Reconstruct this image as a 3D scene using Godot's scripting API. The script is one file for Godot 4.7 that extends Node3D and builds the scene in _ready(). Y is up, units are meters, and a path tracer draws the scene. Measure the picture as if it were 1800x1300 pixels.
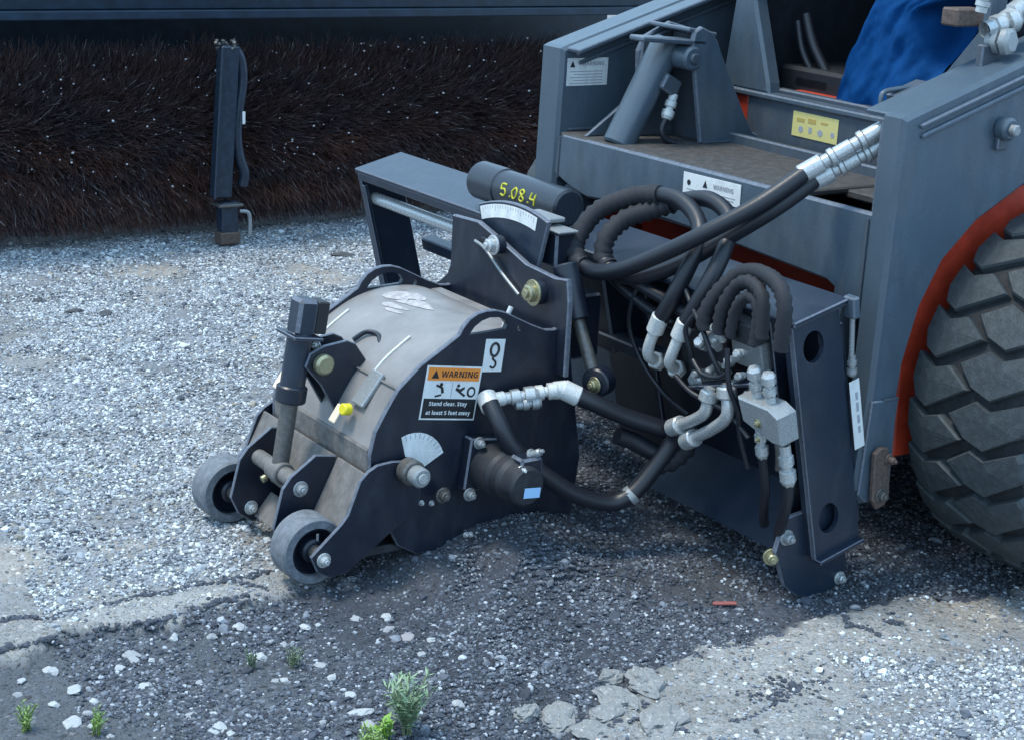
extends Node3D

# ---------------------------------------------------------------- mesh builder
class Mb:
	var v := PackedVector3Array()
	var n := PackedVector3Array()
	var ix := PackedInt32Array()
	var edges := PackedInt32Array()   # chamfers and cut edges, where paint wears off
	var on_edge := false

	func p(a: Vector3, nn: Vector3) -> int:
		v.append(a)
		n.append(nn)
		return v.size() - 1

	func tri(a: Vector3, b: Vector3, c: Vector3) -> void:
		var nn := (b - a).cross(c - a).normalized()
		var i := p(a, nn)
		p(b, nn)
		p(c, nn)
		ix.append_array([i, i + 2, i + 1])

	func quad(a: Vector3, b: Vector3, c: Vector3, d: Vector3) -> void:
		var nn := (c - a).cross(d - b).normalized()
		var i := p(a, nn)
		p(b, nn)
		p(c, nn)
		p(d, nn)
		if on_edge:
			edges.append_array([i, i + 2, i + 1, i, i + 3, i + 2])
		else:
			ix.append_array([i, i + 2, i + 1, i, i + 3, i + 2])

	func face(pts: Array, out: Vector3) -> void:   # a flat face that looks towards out
		var a: Vector3 = pts[0]
		var b: Vector3 = pts[1]
		var c: Vector3 = pts[2]
		if (b - a).cross(c - a).dot(out) < 0.0:
			pts.reverse()
		if pts.size() == 3:
			tri(pts[0], pts[1], pts[2])
		else:
			quad(pts[0], pts[1], pts[2], pts[3])

	func box(xf: Transform3D, size: Vector3, b := 0.003) -> Mb:
		var h := size * 0.5
		b = minf(b, minf(h.x, minf(h.y, h.z)) * 0.6)
		for a in 3:
			var u := (a + 1) % 3
			var w := (a + 2) % 3
			for s in [-1.0, 1.0]:
				var q := []
				for k in [[-1, -1], [1, -1], [1, 1], [-1, 1]]:
					var c := Vector3.ZERO
					c[a] = s * h[a]
					c[u] = k[0] * (h[u] - b)
					c[w] = k[1] * (h[w] - b)
					q.append(xf * c)
				var o := Vector3.ZERO
				o[a] = s
				face(q, xf.basis * o)
			for su in [-1.0, 1.0]:
				for sw in [-1.0, 1.0]:
					var q := []
					for k in [[-1, 0], [1, 0], [1, 1], [-1, 1]]:
						var c := Vector3.ZERO
						c[a] = k[0] * (h[a] - b)
						c[u] = su * (h[u] - (b if k[1] else 0.0))
						c[w] = sw * (h[w] - (0.0 if k[1] else b))
						q.append(xf * c)
					var o := Vector3.ZERO
					o[u] = su
					o[w] = sw
					on_edge = true
					face(q, xf.basis * o)
					on_edge = false
		for sx in [-1.0, 1.0]:
			for sy in [-1.0, 1.0]:
				for sz in [-1.0, 1.0]:
					var s := Vector3(sx, sy, sz)
					var q := []
					for a in 3:
						var c := s * (h - Vector3(b, b, b))
						c[a] = s[a] * h[a]
						q.append(xf * c)
					face(q, xf.basis * s)
		return self

	func prism(outline: Array, xf: Transform3D, th: float, b := 0.002, holes := []) -> Mb:   # outline in the xy plane of xf, th thick about it
		var o := PackedVector2Array(outline)
		var area := 0.0
		for i in o.size():
			area += o[i].cross(o[(i + 1) % o.size()])
		if area < 0.0:
			o.reverse()
		var m := o.size()
		var inn := PackedVector2Array()
		for i in m:
			var d1 := (o[i] - o[(i + m - 1) % m]).normalized()
			var d2 := (o[(i + 1) % m] - o[i]).normalized()
			var n1 := Vector2(-d1.y, d1.x)
			var n2 := Vector2(-d2.y, d2.x)
			var k := (n1 + n2) / maxf(0.35, 1.0 + n1.dot(n2))
			inn.append(o[i] + k * b)
		var merged := inn.duplicate()
		for hh in holes:
			var hp := PackedVector2Array(hh)
			var ha := 0.0
			for i in hp.size():
				ha += hp[i].cross(hp[(i + 1) % hp.size()])
			if ha > 0.0:
				hp.reverse()
			var bi := 0
			var bj := 0
			var best := 1e9
			for i in merged.size():
				for j in hp.size():
					var dd := merged[i].distance_to(hp[j])
					if dd < best:
						best = dd
						bi = i
						bj = j
			var joined := PackedVector2Array()
			for i in bi + 1:
				joined.append(merged[i])
			for j in hp.size() + 1:
				joined.append(hp[(bj + j) % hp.size()])
			for i in range(bi, merged.size()):
				joined.append(merged[i])
			merged = joined
			for i in hp.size():
				var c := hp[i]
				var d := hp[(i + 1) % hp.size()]
				quad(xf * Vector3(c.x, c.y, -th / 2), xf * Vector3(d.x, d.y, -th / 2), xf * Vector3(d.x, d.y, th / 2), xf * Vector3(c.x, c.y, th / 2))
		var t := Geometry2D.triangulate_polygon(merged)
		if t.is_empty():
			push_warning("triangulation failed")
		for s in [-1.0, 1.0]:
			var nn: Vector3 = (xf.basis * Vector3(0, 0, s)).normalized()
			var base := v.size()
			for q in merged:
				p(xf * Vector3(q.x, q.y, s * th / 2), nn)
			for k in range(0, t.size(), 3):
				var a := merged[t[k]]
				var ccw := (merged[t[k + 1]] - a).cross(merged[t[k + 2]] - a) > 0.0
				if ccw == (s > 0.0):
					ix.append_array([base + t[k], base + t[k + 2], base + t[k + 1]])
				else:
					ix.append_array([base + t[k], base + t[k + 1], base + t[k + 2]])
		on_edge = th < 0.03
		for i in m:
			var j := (i + 1) % m
			var z := th / 2 - minf(b, th * 0.4)
			var q := [Vector3(o[i].x, o[i].y, -z), Vector3(o[j].x, o[j].y, -z), Vector3(o[j].x, o[j].y, z), Vector3(o[i].x, o[i].y, z)]
			quad(xf * q[0], xf * q[1], xf * q[2], xf * q[3])
			if b > 0.0:
				quad(xf * q[3], xf * q[2], xf * Vector3(inn[j].x, inn[j].y, th / 2), xf * Vector3(inn[i].x, inn[i].y, th / 2))
				quad(xf * q[1], xf * q[0], xf * Vector3(inn[i].x, inn[i].y, -th / 2), xf * Vector3(inn[j].x, inn[j].y, -th / 2))
		on_edge = false
		return self

	func lathe(profile: Array, xf: Transform3D, seg := 20) -> Mb:   # profile of Vector2(radius, height along local z)
		for k in profile.size() - 1:
			var a: Vector2 = profile[k]
			var c: Vector2 = profile[k + 1]
			var d := (c - a).normalized()
			var nr := Vector2(d.y, -d.x)
			var base := v.size()
			for i in seg + 1:
				var an := TAU * i / seg
				var e := Vector3(cos(an), sin(an), 0)
				var nn := (xf.basis * (e * nr.x + Vector3(0, 0, nr.y))).normalized()
				p(xf * (e * a.x + Vector3(0, 0, a.y)), nn)
				p(xf * (e * c.x + Vector3(0, 0, c.y)), nn)
			for i in seg:
				var q := base + i * 2
				ix.append_array([q, q + 1, q + 2, q + 1, q + 3, q + 2])
		return self

	func cyl(a: Vector3, c: Vector3, r: float, b := 0.002, seg := 18, r2 := -1.0) -> Mb:
		var l := a.distance_to(c)
		if r2 < 0.0:
			r2 = r
		b = minf(b, minf(r, l) * 0.4)
		return lathe([Vector2(0, 0), Vector2(r - b, 0), Vector2(r, b), Vector2(r2, l - b), Vector2(r2 - b, l), Vector2(0, l)], along(a, c), seg)

	static func along(a: Vector3, c: Vector3) -> Transform3D:
		var z := (c - a).normalized()
		var x := (Vector3.UP if absf(z.y) < 0.9 else Vector3.RIGHT).cross(z).normalized()
		return Transform3D(Basis(x, z.cross(x), z), a)

	func tube(pts: Array, r: float, sides := 12, sub := 5, rib := 0.0, pitch := 0.02) -> Mb:
		var path := PackedVector3Array()
		var m := pts.size()
		for i in m - 1:
			var p0: Vector3 = pts[maxi(i - 1, 0)]
			var p1: Vector3 = pts[i]
			var p2: Vector3 = pts[i + 1]
			var p3: Vector3 = pts[mini(i + 2, m - 1)]
			for k in sub:
				path.append(p1.cubic_interpolate(p2, p0, p3, float(k) / sub))
		path.append(pts[m - 1])
		var t := (path[1] - path[0]).normalized()
		var x := (Vector3.UP if absf(t.y) < 0.9 else Vector3.RIGHT).cross(t).normalized()
		var base := v.size()
		var run := 0.0
		for i in path.size():
			var nt := (path[mini(i + 1, path.size() - 1)] - path[maxi(i - 1, 0)]).normalized()
			x = (x - nt * x.dot(nt)).normalized()
			var y := nt.cross(x)
			if i:
				run += path[i].distance_to(path[i - 1])
			for s in sides + 1:
				var an := TAU * s / sides
				var e := x * cos(an) + y * sin(an)
				var rr := r + (rib * sin(TAU * run / pitch + an) if rib > 0.0 else 0.0)
				p(path[i] + e * rr, e)
		for i in path.size() - 1:
			for s in sides:
				var q := base + i * (sides + 1) + s
				var w := q + sides + 1
				ix.append_array([q, w, q + 1, q + 1, w, w + 1])
		for e in [0, path.size() - 1]:
			var nn := (path[0] - path[1]).normalized() if e == 0 else (path[e] - path[e - 1]).normalized()
			var c := p(path[e], nn)
			var first := v.size()
			for s in sides + 1:
				p(v[base + e * (sides + 1) + s], nn)
			for s in sides:
				if e == 0:
					ix.append_array([c, first + s, first + s + 1])
				else:
					ix.append_array([c, first + s + 1, first + s])
		return self

	func mesh(org := Vector3.ZERO) -> ArrayMesh:
		var q := PackedVector3Array()
		q.resize(v.size())
		for i in v.size():
			q[i] = v[i] - org
		var a := []
		a.resize(Mesh.ARRAY_MAX)
		a[Mesh.ARRAY_VERTEX] = q
		a[Mesh.ARRAY_NORMAL] = n
		var m := ArrayMesh.new()
		if ix.size():
			a[Mesh.ARRAY_INDEX] = ix
			m.add_surface_from_arrays(Mesh.PRIMITIVE_TRIANGLES, a)
		if edges.size():
			a[Mesh.ARRAY_INDEX] = edges
			m.add_surface_from_arrays(Mesh.PRIMITIVE_TRIANGLES, a)
		return m

# ---------------------------------------------------------------- naming and grouping
var org := Vector3.ZERO          # base of the thing under construction
var taken := {}
var rng := RandomNumberGenerator.new()
var M := {}                      # materials
var worn := {}                   # what shows on the edges of a painted plate

func V(x: float, y: float, z: float) -> Vector3:
	return Vector3(x, y, z)

func at(x: float, y: float, z: float) -> Transform3D:
	return Transform3D(Basis(), Vector3(x, y, z))

func numbered(called: String) -> String:
	taken[called] = taken.get(called, 0) + 1
	return called if taken[called] == 1 else "%s_%03d" % [called, taken[called] - 1]

func tag(o: Node, label: String, category: String, group := "", kind := "") -> void:
	if label:
		o.set_meta("label", label)
	if category:
		o.set_meta("category", category)
	if group:
		o.set_meta("group", group)
	if kind:
		o.set_meta("kind", kind)

func thing(called: String, label: String, category: String, where: Vector3, group := "") -> Node3D:
	var o := Node3D.new()
	o.name = numbered(called)
	o.position = where
	org = where
	add_child(o)
	tag(o, label, category, group)
	return o

func part(mb: Mb, called: String, m: Material, parent: Node) -> MeshInstance3D:
	var o := MeshInstance3D.new()
	o.name = called
	o.mesh = mb.mesh(org)
	for k in o.mesh.get_surface_count():
		o.set_surface_override_material(k, worn.get(m, m) if k > 0 else m)
	parent.add_child(o, true)
	return o

func single(mb: Mb, called: String, m: Material, label: String, category: String, where: Vector3, group := "") -> MeshInstance3D:
	var o := MeshInstance3D.new()
	o.name = numbered(called)
	o.mesh = mb.mesh(where)
	o.material_override = m
	o.position = where
	add_child(o)
	tag(o, label, category, group)
	return o

func words(text: String, height: float, c: Vector3, right: Vector3, up: Vector3, m: Material, parent: Node, called := "lettering", bold := true) -> MeshInstance3D:
	var t := TextMesh.new()
	var f := SystemFont.new()
	f.font_names = PackedStringArray(["Droid Sans"])
	f.font_weight = 700 if bold else 400
	t.font = f
	t.text = text
	t.font_size = 32
	t.pixel_size = height / 31.0
	t.depth = 0.0006
	t.curve_step = 4.0
	t.horizontal_alignment = HORIZONTAL_ALIGNMENT_CENTER
	t.vertical_alignment = VERTICAL_ALIGNMENT_CENTER
	var o := MeshInstance3D.new()
	o.name = called
	o.mesh = t
	o.material_override = m
	o.transform = Transform3D(Basis(right.normalized(), up.normalized(), right.cross(up).normalized()), c - org)
	parent.add_child(o, true)
	return o

# a sticker: its own flat frame; returns [node, transform]
func sticker(called: String, c: Vector3, right: Vector3, up: Vector3, w: float, h: float, m: Material, parent: Node) -> Array:
	right = right.normalized()
	up = (up - right * up.dot(right)).normalized()
	var xf := Transform3D(Basis(right, up, right.cross(up)), c)
	var o := part(Mb.new().box(xf, Vector3(w, h, 0.0012), 0.0004), called, m, parent)
	return [o, xf]

func rects(st: Array, list: Array, m: Material, called := "print", lift := 0.0009) -> void:   # list of [x, y, w, h] on a sticker
	var mb := Mb.new()
	for r in list:
		mb.box(st[1] * at(r[0], r[1], lift), Vector3(r[2], r[3], 0.0008), 0.0)
	var o := part(mb, called, m, st[0])
	if list.size() > 1:
		o.set_meta("kind", "stuff")

func shapes(st: Array, polys: Array, m: Material, called := "symbol", lift := 0.0009) -> void:
	for q in polys:
		part(Mb.new().prism(q, st[1] * at(0, 0, lift), 0.0008, 0.0), called, m, st[0])

func ring2(cx: float, cy: float, rx: float, ry: float, seg := 14) -> Array:
	var out := []
	for i in seg:
		out.append(Vector2(cx + rx * cos(TAU * i / seg), cy + ry * sin(TAU * i / seg)))
	return out

func bolt(a: Vector3, dir: Vector3, r: float, h: float, m: Material, parent: Node, called := "bolt") -> MeshInstance3D:
	dir = dir.normalized()
	var mb := Mb.new()
	mb.cyl(a, a + dir * h * 0.25, r * 1.45, 0.001, 18)
	mb.lathe([Vector2(r, h * 0.25), Vector2(r, h * 0.85), Vector2(r * 0.8, h), Vector2(0, h)], Mb.along(a, a + dir), 6)
	mb.cyl(a + dir * h, a + dir * h * 1.3, r * 0.5, 0.001, 10)
	return part(mb, called, m, parent)

# ---------------------------------------------------------------- materials
func lin(r: float, g: float, b: float) -> Color:
	return Color(r, g, b).linear_to_srgb()

func noise_tex(freq: float, lo: float, hi: float, seed_: int, kind := FastNoiseLite.TYPE_SIMPLEX_SMOOTH, size := 512, mid := 0.5) -> NoiseTexture2D:
	var nz := FastNoiseLite.new()
	nz.seed = seed_
	nz.noise_type = kind
	nz.frequency = freq
	nz.fractal_octaves = 5
	nz.fractal_gain = 0.6
	var t := NoiseTexture2D.new()
	t.width = size
	t.height = size
	t.seamless = true
	t.noise = nz
	var g := Gradient.new()
	g.set_color(0, Color(lo, lo, lo))
	g.set_color(1, Color(hi, hi, hi))
	g.add_point(mid, Color((lo + hi) * 0.5, (lo + hi) * 0.5, (lo + hi) * 0.5))
	t.color_ramp = g
	return t

var T_fine: Texture2D
var T_broad: Texture2D
var T_rough: Texture2D
var T_bump: Texture2D
var T_pebble: Texture2D

func paint(c: Color, rough := 0.5, metal := 0.0, scale := 3.0, tex: Texture2D = null, bump := 0.02, spec := 0.5) -> StandardMaterial3D:
	var m := StandardMaterial3D.new()
	m.albedo_color = c
	m.albedo_texture = tex if tex else T_broad
	m.roughness = rough
	m.roughness_texture = T_rough
	m.roughness_texture_channel = BaseMaterial3D.TEXTURE_CHANNEL_RED
	m.metallic = metal
	m.metallic_specular = spec
	m.uv1_triplanar = true
	m.uv1_scale = Vector3.ONE * scale
	if bump > 0.0:
		m.heightmap_enabled = true
		m.heightmap_texture = T_bump
		m.heightmap_scale = bump
	return m

func plain(c: Color, rough := 0.5, metal := 0.0) -> StandardMaterial3D:
	var m := StandardMaterial3D.new()
	m.albedo_color = c
	m.roughness = rough
	m.metallic = metal
	return m

func scuff_texture(seed_: int, base: float, scratches: int, specks: int) -> ImageTexture:   # paint with stains, runs, scratches and chips
	var r := RandomNumberGenerator.new()
	r.seed = seed_
	var nz := FastNoiseLite.new()
	nz.seed = seed_
	nz.frequency = 0.02
	nz.fractal_octaves = 5
	var sz := 512
	var im := Image.create_empty(sz, sz, false, Image.FORMAT_RGB8)
	for y in sz:
		for x in sz:
			var wx := minf(1.0, minf(x, sz - x) / 60.0)      # fade so that the tile closes
			var wy := minf(1.0, minf(y, sz - y) / 60.0)
			var b := base + (nz.get_noise_2d(x, y * 0.35) * 0.10 + nz.get_noise_2d(x * 6.0, y * 6.0) * 0.05) * wx * wy
			im.set_pixel(x, y, Color(b, b, b))
	for k in specks:
		var b := clampf(base + (0.22 if r.randf() < 0.35 else -0.30) * r.randf(), 0.0, 1.0)
		var n := 1 + r.randi() % 3
		var cx := r.randi() % sz
		var cy := r.randi() % sz
		for q in n * n:
			im.set_pixel(posmod(cx + r.randi() % n, sz), posmod(cy + r.randi() % n, sz), Color(b, b, b * 0.98))
	for k in scratches:
		var a := Vector2(r.randf() * sz, r.randf() * sz)
		var an := r.randf_range(-0.5, 0.5) + (PI / 2 if r.randf() < 0.45 else 0.0)
		var l := r.randf_range(10, 90)
		var b := clampf(base + r.randf_range(-0.14, 0.14), 0.0, 1.0)
		for q in int(l):
			a += Vector2(cos(an), sin(an))
			an += r.randf_range(-0.03, 0.03)
			im.set_pixel(posmod(int(a.x), sz), posmod(int(a.y), sz), Color(b, b, b))
	return ImageTexture.create_from_image(im)

func dust_over(m: StandardMaterial3D, seed_: int, most: float, c: Color) -> void:   # dust that settled unevenly, with runs, chips and scratches
	var r := RandomNumberGenerator.new()
	r.seed = seed_
	var nz := FastNoiseLite.new()
	nz.seed = seed_
	nz.frequency = 0.012
	nz.fractal_octaves = 5
	var sz := 512
	var im := Image.create_empty(sz, sz, false, Image.FORMAT_RGB8)
	for y in sz:
		for x in sz:
			var w := minf(1.0, minf(x, sz - x) / 50.0) * minf(1.0, minf(y, sz - y) / 50.0)
			var n := clampf(nz.get_noise_2d(x, y * 0.5) * 1.3 + 0.15, 0.0, 1.0)
			var b := most * (0.15 + w * n * (0.7 + 0.6 * nz.get_noise_2d(x * 9.0, y * 9.0)))
			im.set_pixel(x, y, Color(b, b, b))
	for k in 260:
		var cx := r.randi() % sz
		var cy := r.randi() % sz
		var b := r.randf_range(0.15, 0.75) * minf(1.0, most * 4.0)
		for q in 1 + r.randi() % 4:
			im.set_pixel(posmod(cx + r.randi() % 2, sz), posmod(cy + r.randi() % 3, sz), Color(b, b, b))
	for k in 26:
		var a := Vector2(r.randf() * sz, r.randf() * sz)
		var an := r.randf() * TAU
		var b := r.randf_range(0.1, 0.5) * minf(1.0, most * 4.0)
		for q in r.randi_range(8, 60):
			a += Vector2(cos(an), sin(an))
			im.set_pixel(posmod(int(a.x), sz), posmod(int(a.y), sz), Color(b, b, b))
	var solid := Image.create_empty(4, 4, false, Image.FORMAT_RGBA8)
	solid.fill(c)
	m.detail_enabled = true
	m.detail_blend_mode = BaseMaterial3D.BLEND_MODE_MIX
	m.detail_uv_layer = BaseMaterial3D.DETAIL_UV_1
	m.detail_albedo = ImageTexture.create_from_image(solid)
	m.detail_mask = ImageTexture.create_from_image(im)

func make_materials() -> void:
	T_fine = noise_tex(0.05, 0.72, 1.0, 11)
	T_broad = noise_tex(0.012, 0.78, 1.0, 12)
	T_rough = noise_tex(0.03, 0.75, 1.0, 13)
	T_bump = noise_tex(0.06, 0.0, 1.0, 14)
	var dusty := noise_tex(0.018, 0.68, 1.0, 15)
	var scuffed := scuff_texture(3, 0.90, 70, 240)
	var grime := scuff_texture(4, 0.82, 50, 420)
	M.black = paint(lin(0.0085, 0.0155, 0.033), 0.42, 0.0, 2.5, grime)
	M.black_dull = paint(lin(0.016, 0.020, 0.030), 0.7, 0.0, 2.5, dusty)
	M.frame = paint(lin(0.018, 0.033, 0.062), 0.36, 0.0, 2.0, grime)
	M.grey = paint(lin(0.076, 0.112, 0.150), 0.40, 0.0, 1.6, scuffed)
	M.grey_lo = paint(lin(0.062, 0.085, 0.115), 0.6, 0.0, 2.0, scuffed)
	M.deck = paint(lin(0.080, 0.076, 0.076), 0.85, 0.0, 3.0, dusty, 0.05)
	M.red = paint(lin(0.58, 0.06, 0.028), 0.5, 0.0, 2.0)
	M.cab = paint(lin(0.018, 0.022, 0.03), 0.6)
	M.hood = paint(lin(0.285, 0.268, 0.262), 0.52, 0.0, 1.2, T_broad, 0.02)
	M.dust = paint(lin(0.22, 0.205, 0.195), 0.8, 0.0, 3.0, dusty, 0.05)
	M.zinc = paint(lin(0.66, 0.68, 0.68), 0.32, 0.4, 6.0, T_fine, 0.01)
	M.zinc_dull = paint(lin(0.42, 0.44, 0.45), 0.45, 0.35, 6.0, T_fine, 0.01)
	M.white_sleeve = paint(lin(0.78, 0.79, 0.77), 0.5, 0.1, 6.0, T_fine)
	M.brass = paint(lin(0.50, 0.47, 0.30), 0.4, 0.7, 6.0, T_fine)
	M.rubber = paint(lin(0.014, 0.017, 0.026), 0.5, 0.0, 8.0, T_fine, 0.03)
	M.sheath = paint(lin(0.020, 0.022, 0.030), 0.85, 0.0, 12.0, T_fine, 0.08)
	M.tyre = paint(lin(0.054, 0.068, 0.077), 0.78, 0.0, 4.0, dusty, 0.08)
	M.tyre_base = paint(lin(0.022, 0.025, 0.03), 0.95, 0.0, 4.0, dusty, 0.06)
	M.wheel_rubber = paint(lin(0.20, 0.22, 0.25), 0.75, 0.0, 5.0, dusty, 0.05)
	M.rust = paint(lin(0.17, 0.12, 0.10), 0.8, 0.2, 8.0, dusty, 0.05)
	M.steel = paint(lin(0.20, 0.19, 0.18), 0.5, 0.5, 8.0, dusty)
	M.white = paint(lin(0.82, 0.83, 0.82), 0.45, 0.0, 2.5, scuff_texture(8, 0.93, 60, 500), 0.0)
	M.orange = plain(lin(0.80, 0.25, 0.035), 0.45)
	M.yellow = paint(lin(0.88, 0.77, 0.30), 0.5, 0.0, 12.0, T_fine, 0.0)
	M.ink = plain(lin(0.012, 0.013, 0.016), 0.5)
	M.ink_grey = plain(lin(0.32, 0.33, 0.36), 0.6)
	M.ink_ochre = plain(lin(0.45, 0.33, 0.10), 0.6)
	M.marker = plain(lin(0.50, 0.47, 0.03), 0.6)
	M.faded = paint(lin(0.56, 0.51, 0.51), 0.6, 0.0, 5.0, dusty, 0.0)
	M.label_blue = plain(lin(0.35, 0.58, 0.85), 0.4)
	M.tarp = plain(lin(0.0008, 0.046, 0.165), 0.8)
	M.tarp.metallic_specular = 0.25
	M.yellow_plastic = plain(lin(0.75, 0.62, 0.02), 0.45)
	M.tag_card = plain(lin(0.72, 0.60, 0.45), 0.7)
	M.broom_steel = paint(lin(0.014, 0.036, 0.066), 0.45, 0.0, 1.2, dusty)
	M.post = paint(lin(0.024, 0.042, 0.072), 0.5, 0.0, 3.0, dusty)
	M.edge = paint(lin(0.19, 0.21, 0.26), 0.5, 0.2, 8.0, dusty, 0.03)
	M.edge_grey = paint(lin(0.17, 0.20, 0.25), 0.5, 0.1, 8.0, dusty, 0.03)
	worn = {M.black: M.edge, M.frame: M.edge, M.grey: M.edge_grey, M.grey_lo: M.edge_grey}
	for q in [[M.black, 21, 0.16, Color(0.36, 0.36, 0.38), 2.0], [M.frame, 22, 0.14, Color(0.42, 0.43, 0.45), 1.6], [M.grey, 23, 0.16, Color(0.50, 0.49, 0.47), 1.3], [M.black_dull, 24, 0.3, Color(0.34, 0.33, 0.33), 2.0], [M.grey_lo, 25, 0.3, Color(0.42, 0.40, 0.38), 1.5]]:
		dust_over(q[0], q[1], q[2], q[3])
	M.plastic = paint(lin(0.035, 0.045, 0.062), 0.38, 0.0, 4.0, T_fine, 0.01)

# ---------------------------------------------------------------- ground
var zone_poly := PackedVector2Array([V2(-1.30, 0.16), V2(-0.974, 0.125), V2(-0.863, 0.110), V2(-0.752, 0.106), V2(-0.562, 0.110), V2(-0.362, 0.113), V2(-0.244, 0.10), V2(-0.05, -0.02), V2(0.0, -0.45), V2(0.55, -0.75), V2(1.3, -0.9), V2(2.6, -0.9), V2(2.6, 0.9), V2(1.6, 0.93), V2(1.171, 0.889), V2(0.988, 0.814), V2(0.792, 0.772), V2(0.602, 0.752), V2(0.345, 0.763), V2(0.143, 0.822), V2(0.035, 0.849), V2(-0.134, 0.982), V2(-0.312, 1.12), V2(-0.6, 1.5), V2(-2.0, 1.5), V2(-2.0, 0.3)])
var nz_a := FastNoiseLite.new()
var nz_b := FastNoiseLite.new()
var nz_c := FastNoiseLite.new()

static func V2(x: float, y: float) -> Vector2:
	return Vector2(x, y)

func dark_dist(x: float, z: float) -> float:   # signed distance to the edge of the dark millings, positive inside
	var q := Vector2(x, z)
	var best := 1e9
	var m := zone_poly.size()
	for i in m:
		best = minf(best, q.distance_squared_to(Geometry2D.get_closest_point_to_segment(q, zone_poly[i], zone_poly[(i + 1) % m])))
	best = sqrt(best)
	return best if Geometry2D.is_point_in_polygon(q, zone_poly) else -best

func darkness(x: float, z: float, d: float) -> float:
	return smoothstep(-0.012, 0.022, d + nz_a.get_noise_2d(x * 70.0, z * 70.0) * 0.06 + nz_b.get_noise_2d(x * 300.0, z * 300.0) * 0.03)

func slab(x: float, z: float, d: float) -> float:   # worn pale asphalt along the edges
	var k := 0.0
	if d < 0.03:
		if z > 0.5:
			k = smoothstep(-0.46, -0.2, d + nz_a.get_noise_2d(x * 60.0 + 70.0, z * 60.0) * 0.18) * smoothstep(-0.6, 0.0, x - (z - 1.0) * 0.0 + 0.5)
		elif x < -0.12:
			k = smoothstep(-0.24, -0.06, d + nz_a.get_noise_2d(x * 60.0, z * 60.0) * 0.10)
	return clampf(k, 0.0, 1.0)

func height(x: float, z: float, d: float) -> float:
	var h := nz_a.get_noise_2d(x * 40.0, z * 40.0) * 0.010 + nz_b.get_noise_2d(x * 260.0, z * 260.0) * 0.004
	var k := darkness(x, z, d)
	h += nz_b.get_noise_2d(x * 700.0, z * 700.0) * 0.0035 * (0.4 + 0.6 * k)
	h -= 0.016 * k * smoothstep(0.5, 0.12, d)
	h += 0.088 * smoothstep(1.0, 0.1, Vector2((x - 0.20) / 0.36, (z - 0.06) / 0.38).length() + 0.25 * nz_c.get_noise_2d(x * 60.0, z * 60.0)) * smoothstep(-0.10, 0.02, x)
	return h * smoothstep(12.0, 3.0, Vector2(x, z).length())

# cracks in the pale pavement, filled with dark grit, and dark crumbs lying about (x, z, radius)
var cracks := [
	[V2(-0.949, -0.019), V2(-0.855, -0.011), V2(-0.713, 0.008), V2(-0.602, -0.011), V2(-0.510, -0.008), V2(-0.361, -0.002), V2(-0.298, -0.014)],
	[V2(-0.976, 0.130), V2(-0.865, 0.115), V2(-0.754, 0.112), V2(-0.666, 0.111), V2(-0.565, 0.115), V2(-0.40, 0.10)],
	[V2(0.694, 0.800), V2(0.684, 0.845), V2(0.710, 0.898)], [V2(0.060, 0.835), V2(0.042, 0.881), V2(0.040, 0.934), V2(0.074, 0.998)],
	[V2(-0.110, 0.958), V2(0.005, 0.961), V2(0.062, 1.064)], [V2(0.153, 1.057), V2(0.268, 1.044), V2(0.342, 1.014), V2(0.431, 1.020)],
	[V2(-0.425, -0.042), V2(-0.366, 0.094)], [V2(0.764, 0.870), V2(0.787, 0.899)]]
var crumbs := [Vector3(-0.022, -2.525, 0.10), Vector3(0.128, -2.514, 0.07), Vector3(0.378, -2.428, 0.10), Vector3(0.779, -2.244, 0.12), Vector3(0.807, -2.076, 0.10), Vector3(0.568, -2.219, 0.08), Vector3(1.133, -2.207, 0.10), Vector3(-0.596, -0.394, 0.08), Vector3(-0.657, -0.567, 0.06), Vector3(-0.202, -1.034, 0.08), Vector3(0.073, -1.309, 0.06), Vector3(-0.332, -1.435, 0.07), Vector3(0.321, 1.003, 0.08), Vector3(0.409, 0.781, 0.05), Vector3(0.9, -2.75, 0.15), Vector3(0.35, -2.9, 0.12), Vector3(-0.15, -1.9, 0.09), Vector3(-0.5, -0.15, 0.05)]
# places where fine tan dust covers the gravel
var dust_spots := [Vector3(1.059, -2.426, 0.24), Vector3(-0.797, -0.324, 0.16), Vector3(-0.55, -0.26, 0.14), Vector3(-0.222, -0.165, 0.14), Vector3(0.55, -2.75, 0.2), Vector3(1.0, 0.92, 0.16)]

func dusted(x: float, z: float) -> float:
	var k := 0.0
	for q in dust_spots:
		k = maxf(k, smoothstep(1.0, 0.25, Vector2(x - q.x, z - q.y).length() / q.z + 0.5 * nz_a.get_noise_2d(x * 60.0 + 5.0, z * 60.0)))
	return k

var hgrid := PackedFloat32Array()
var dgrid := PackedFloat32Array()
const GX0 := -1.9
const GZ0 := -3.8
const GS := 0.0155
const GNX := 330
const GNZ := 370

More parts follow.
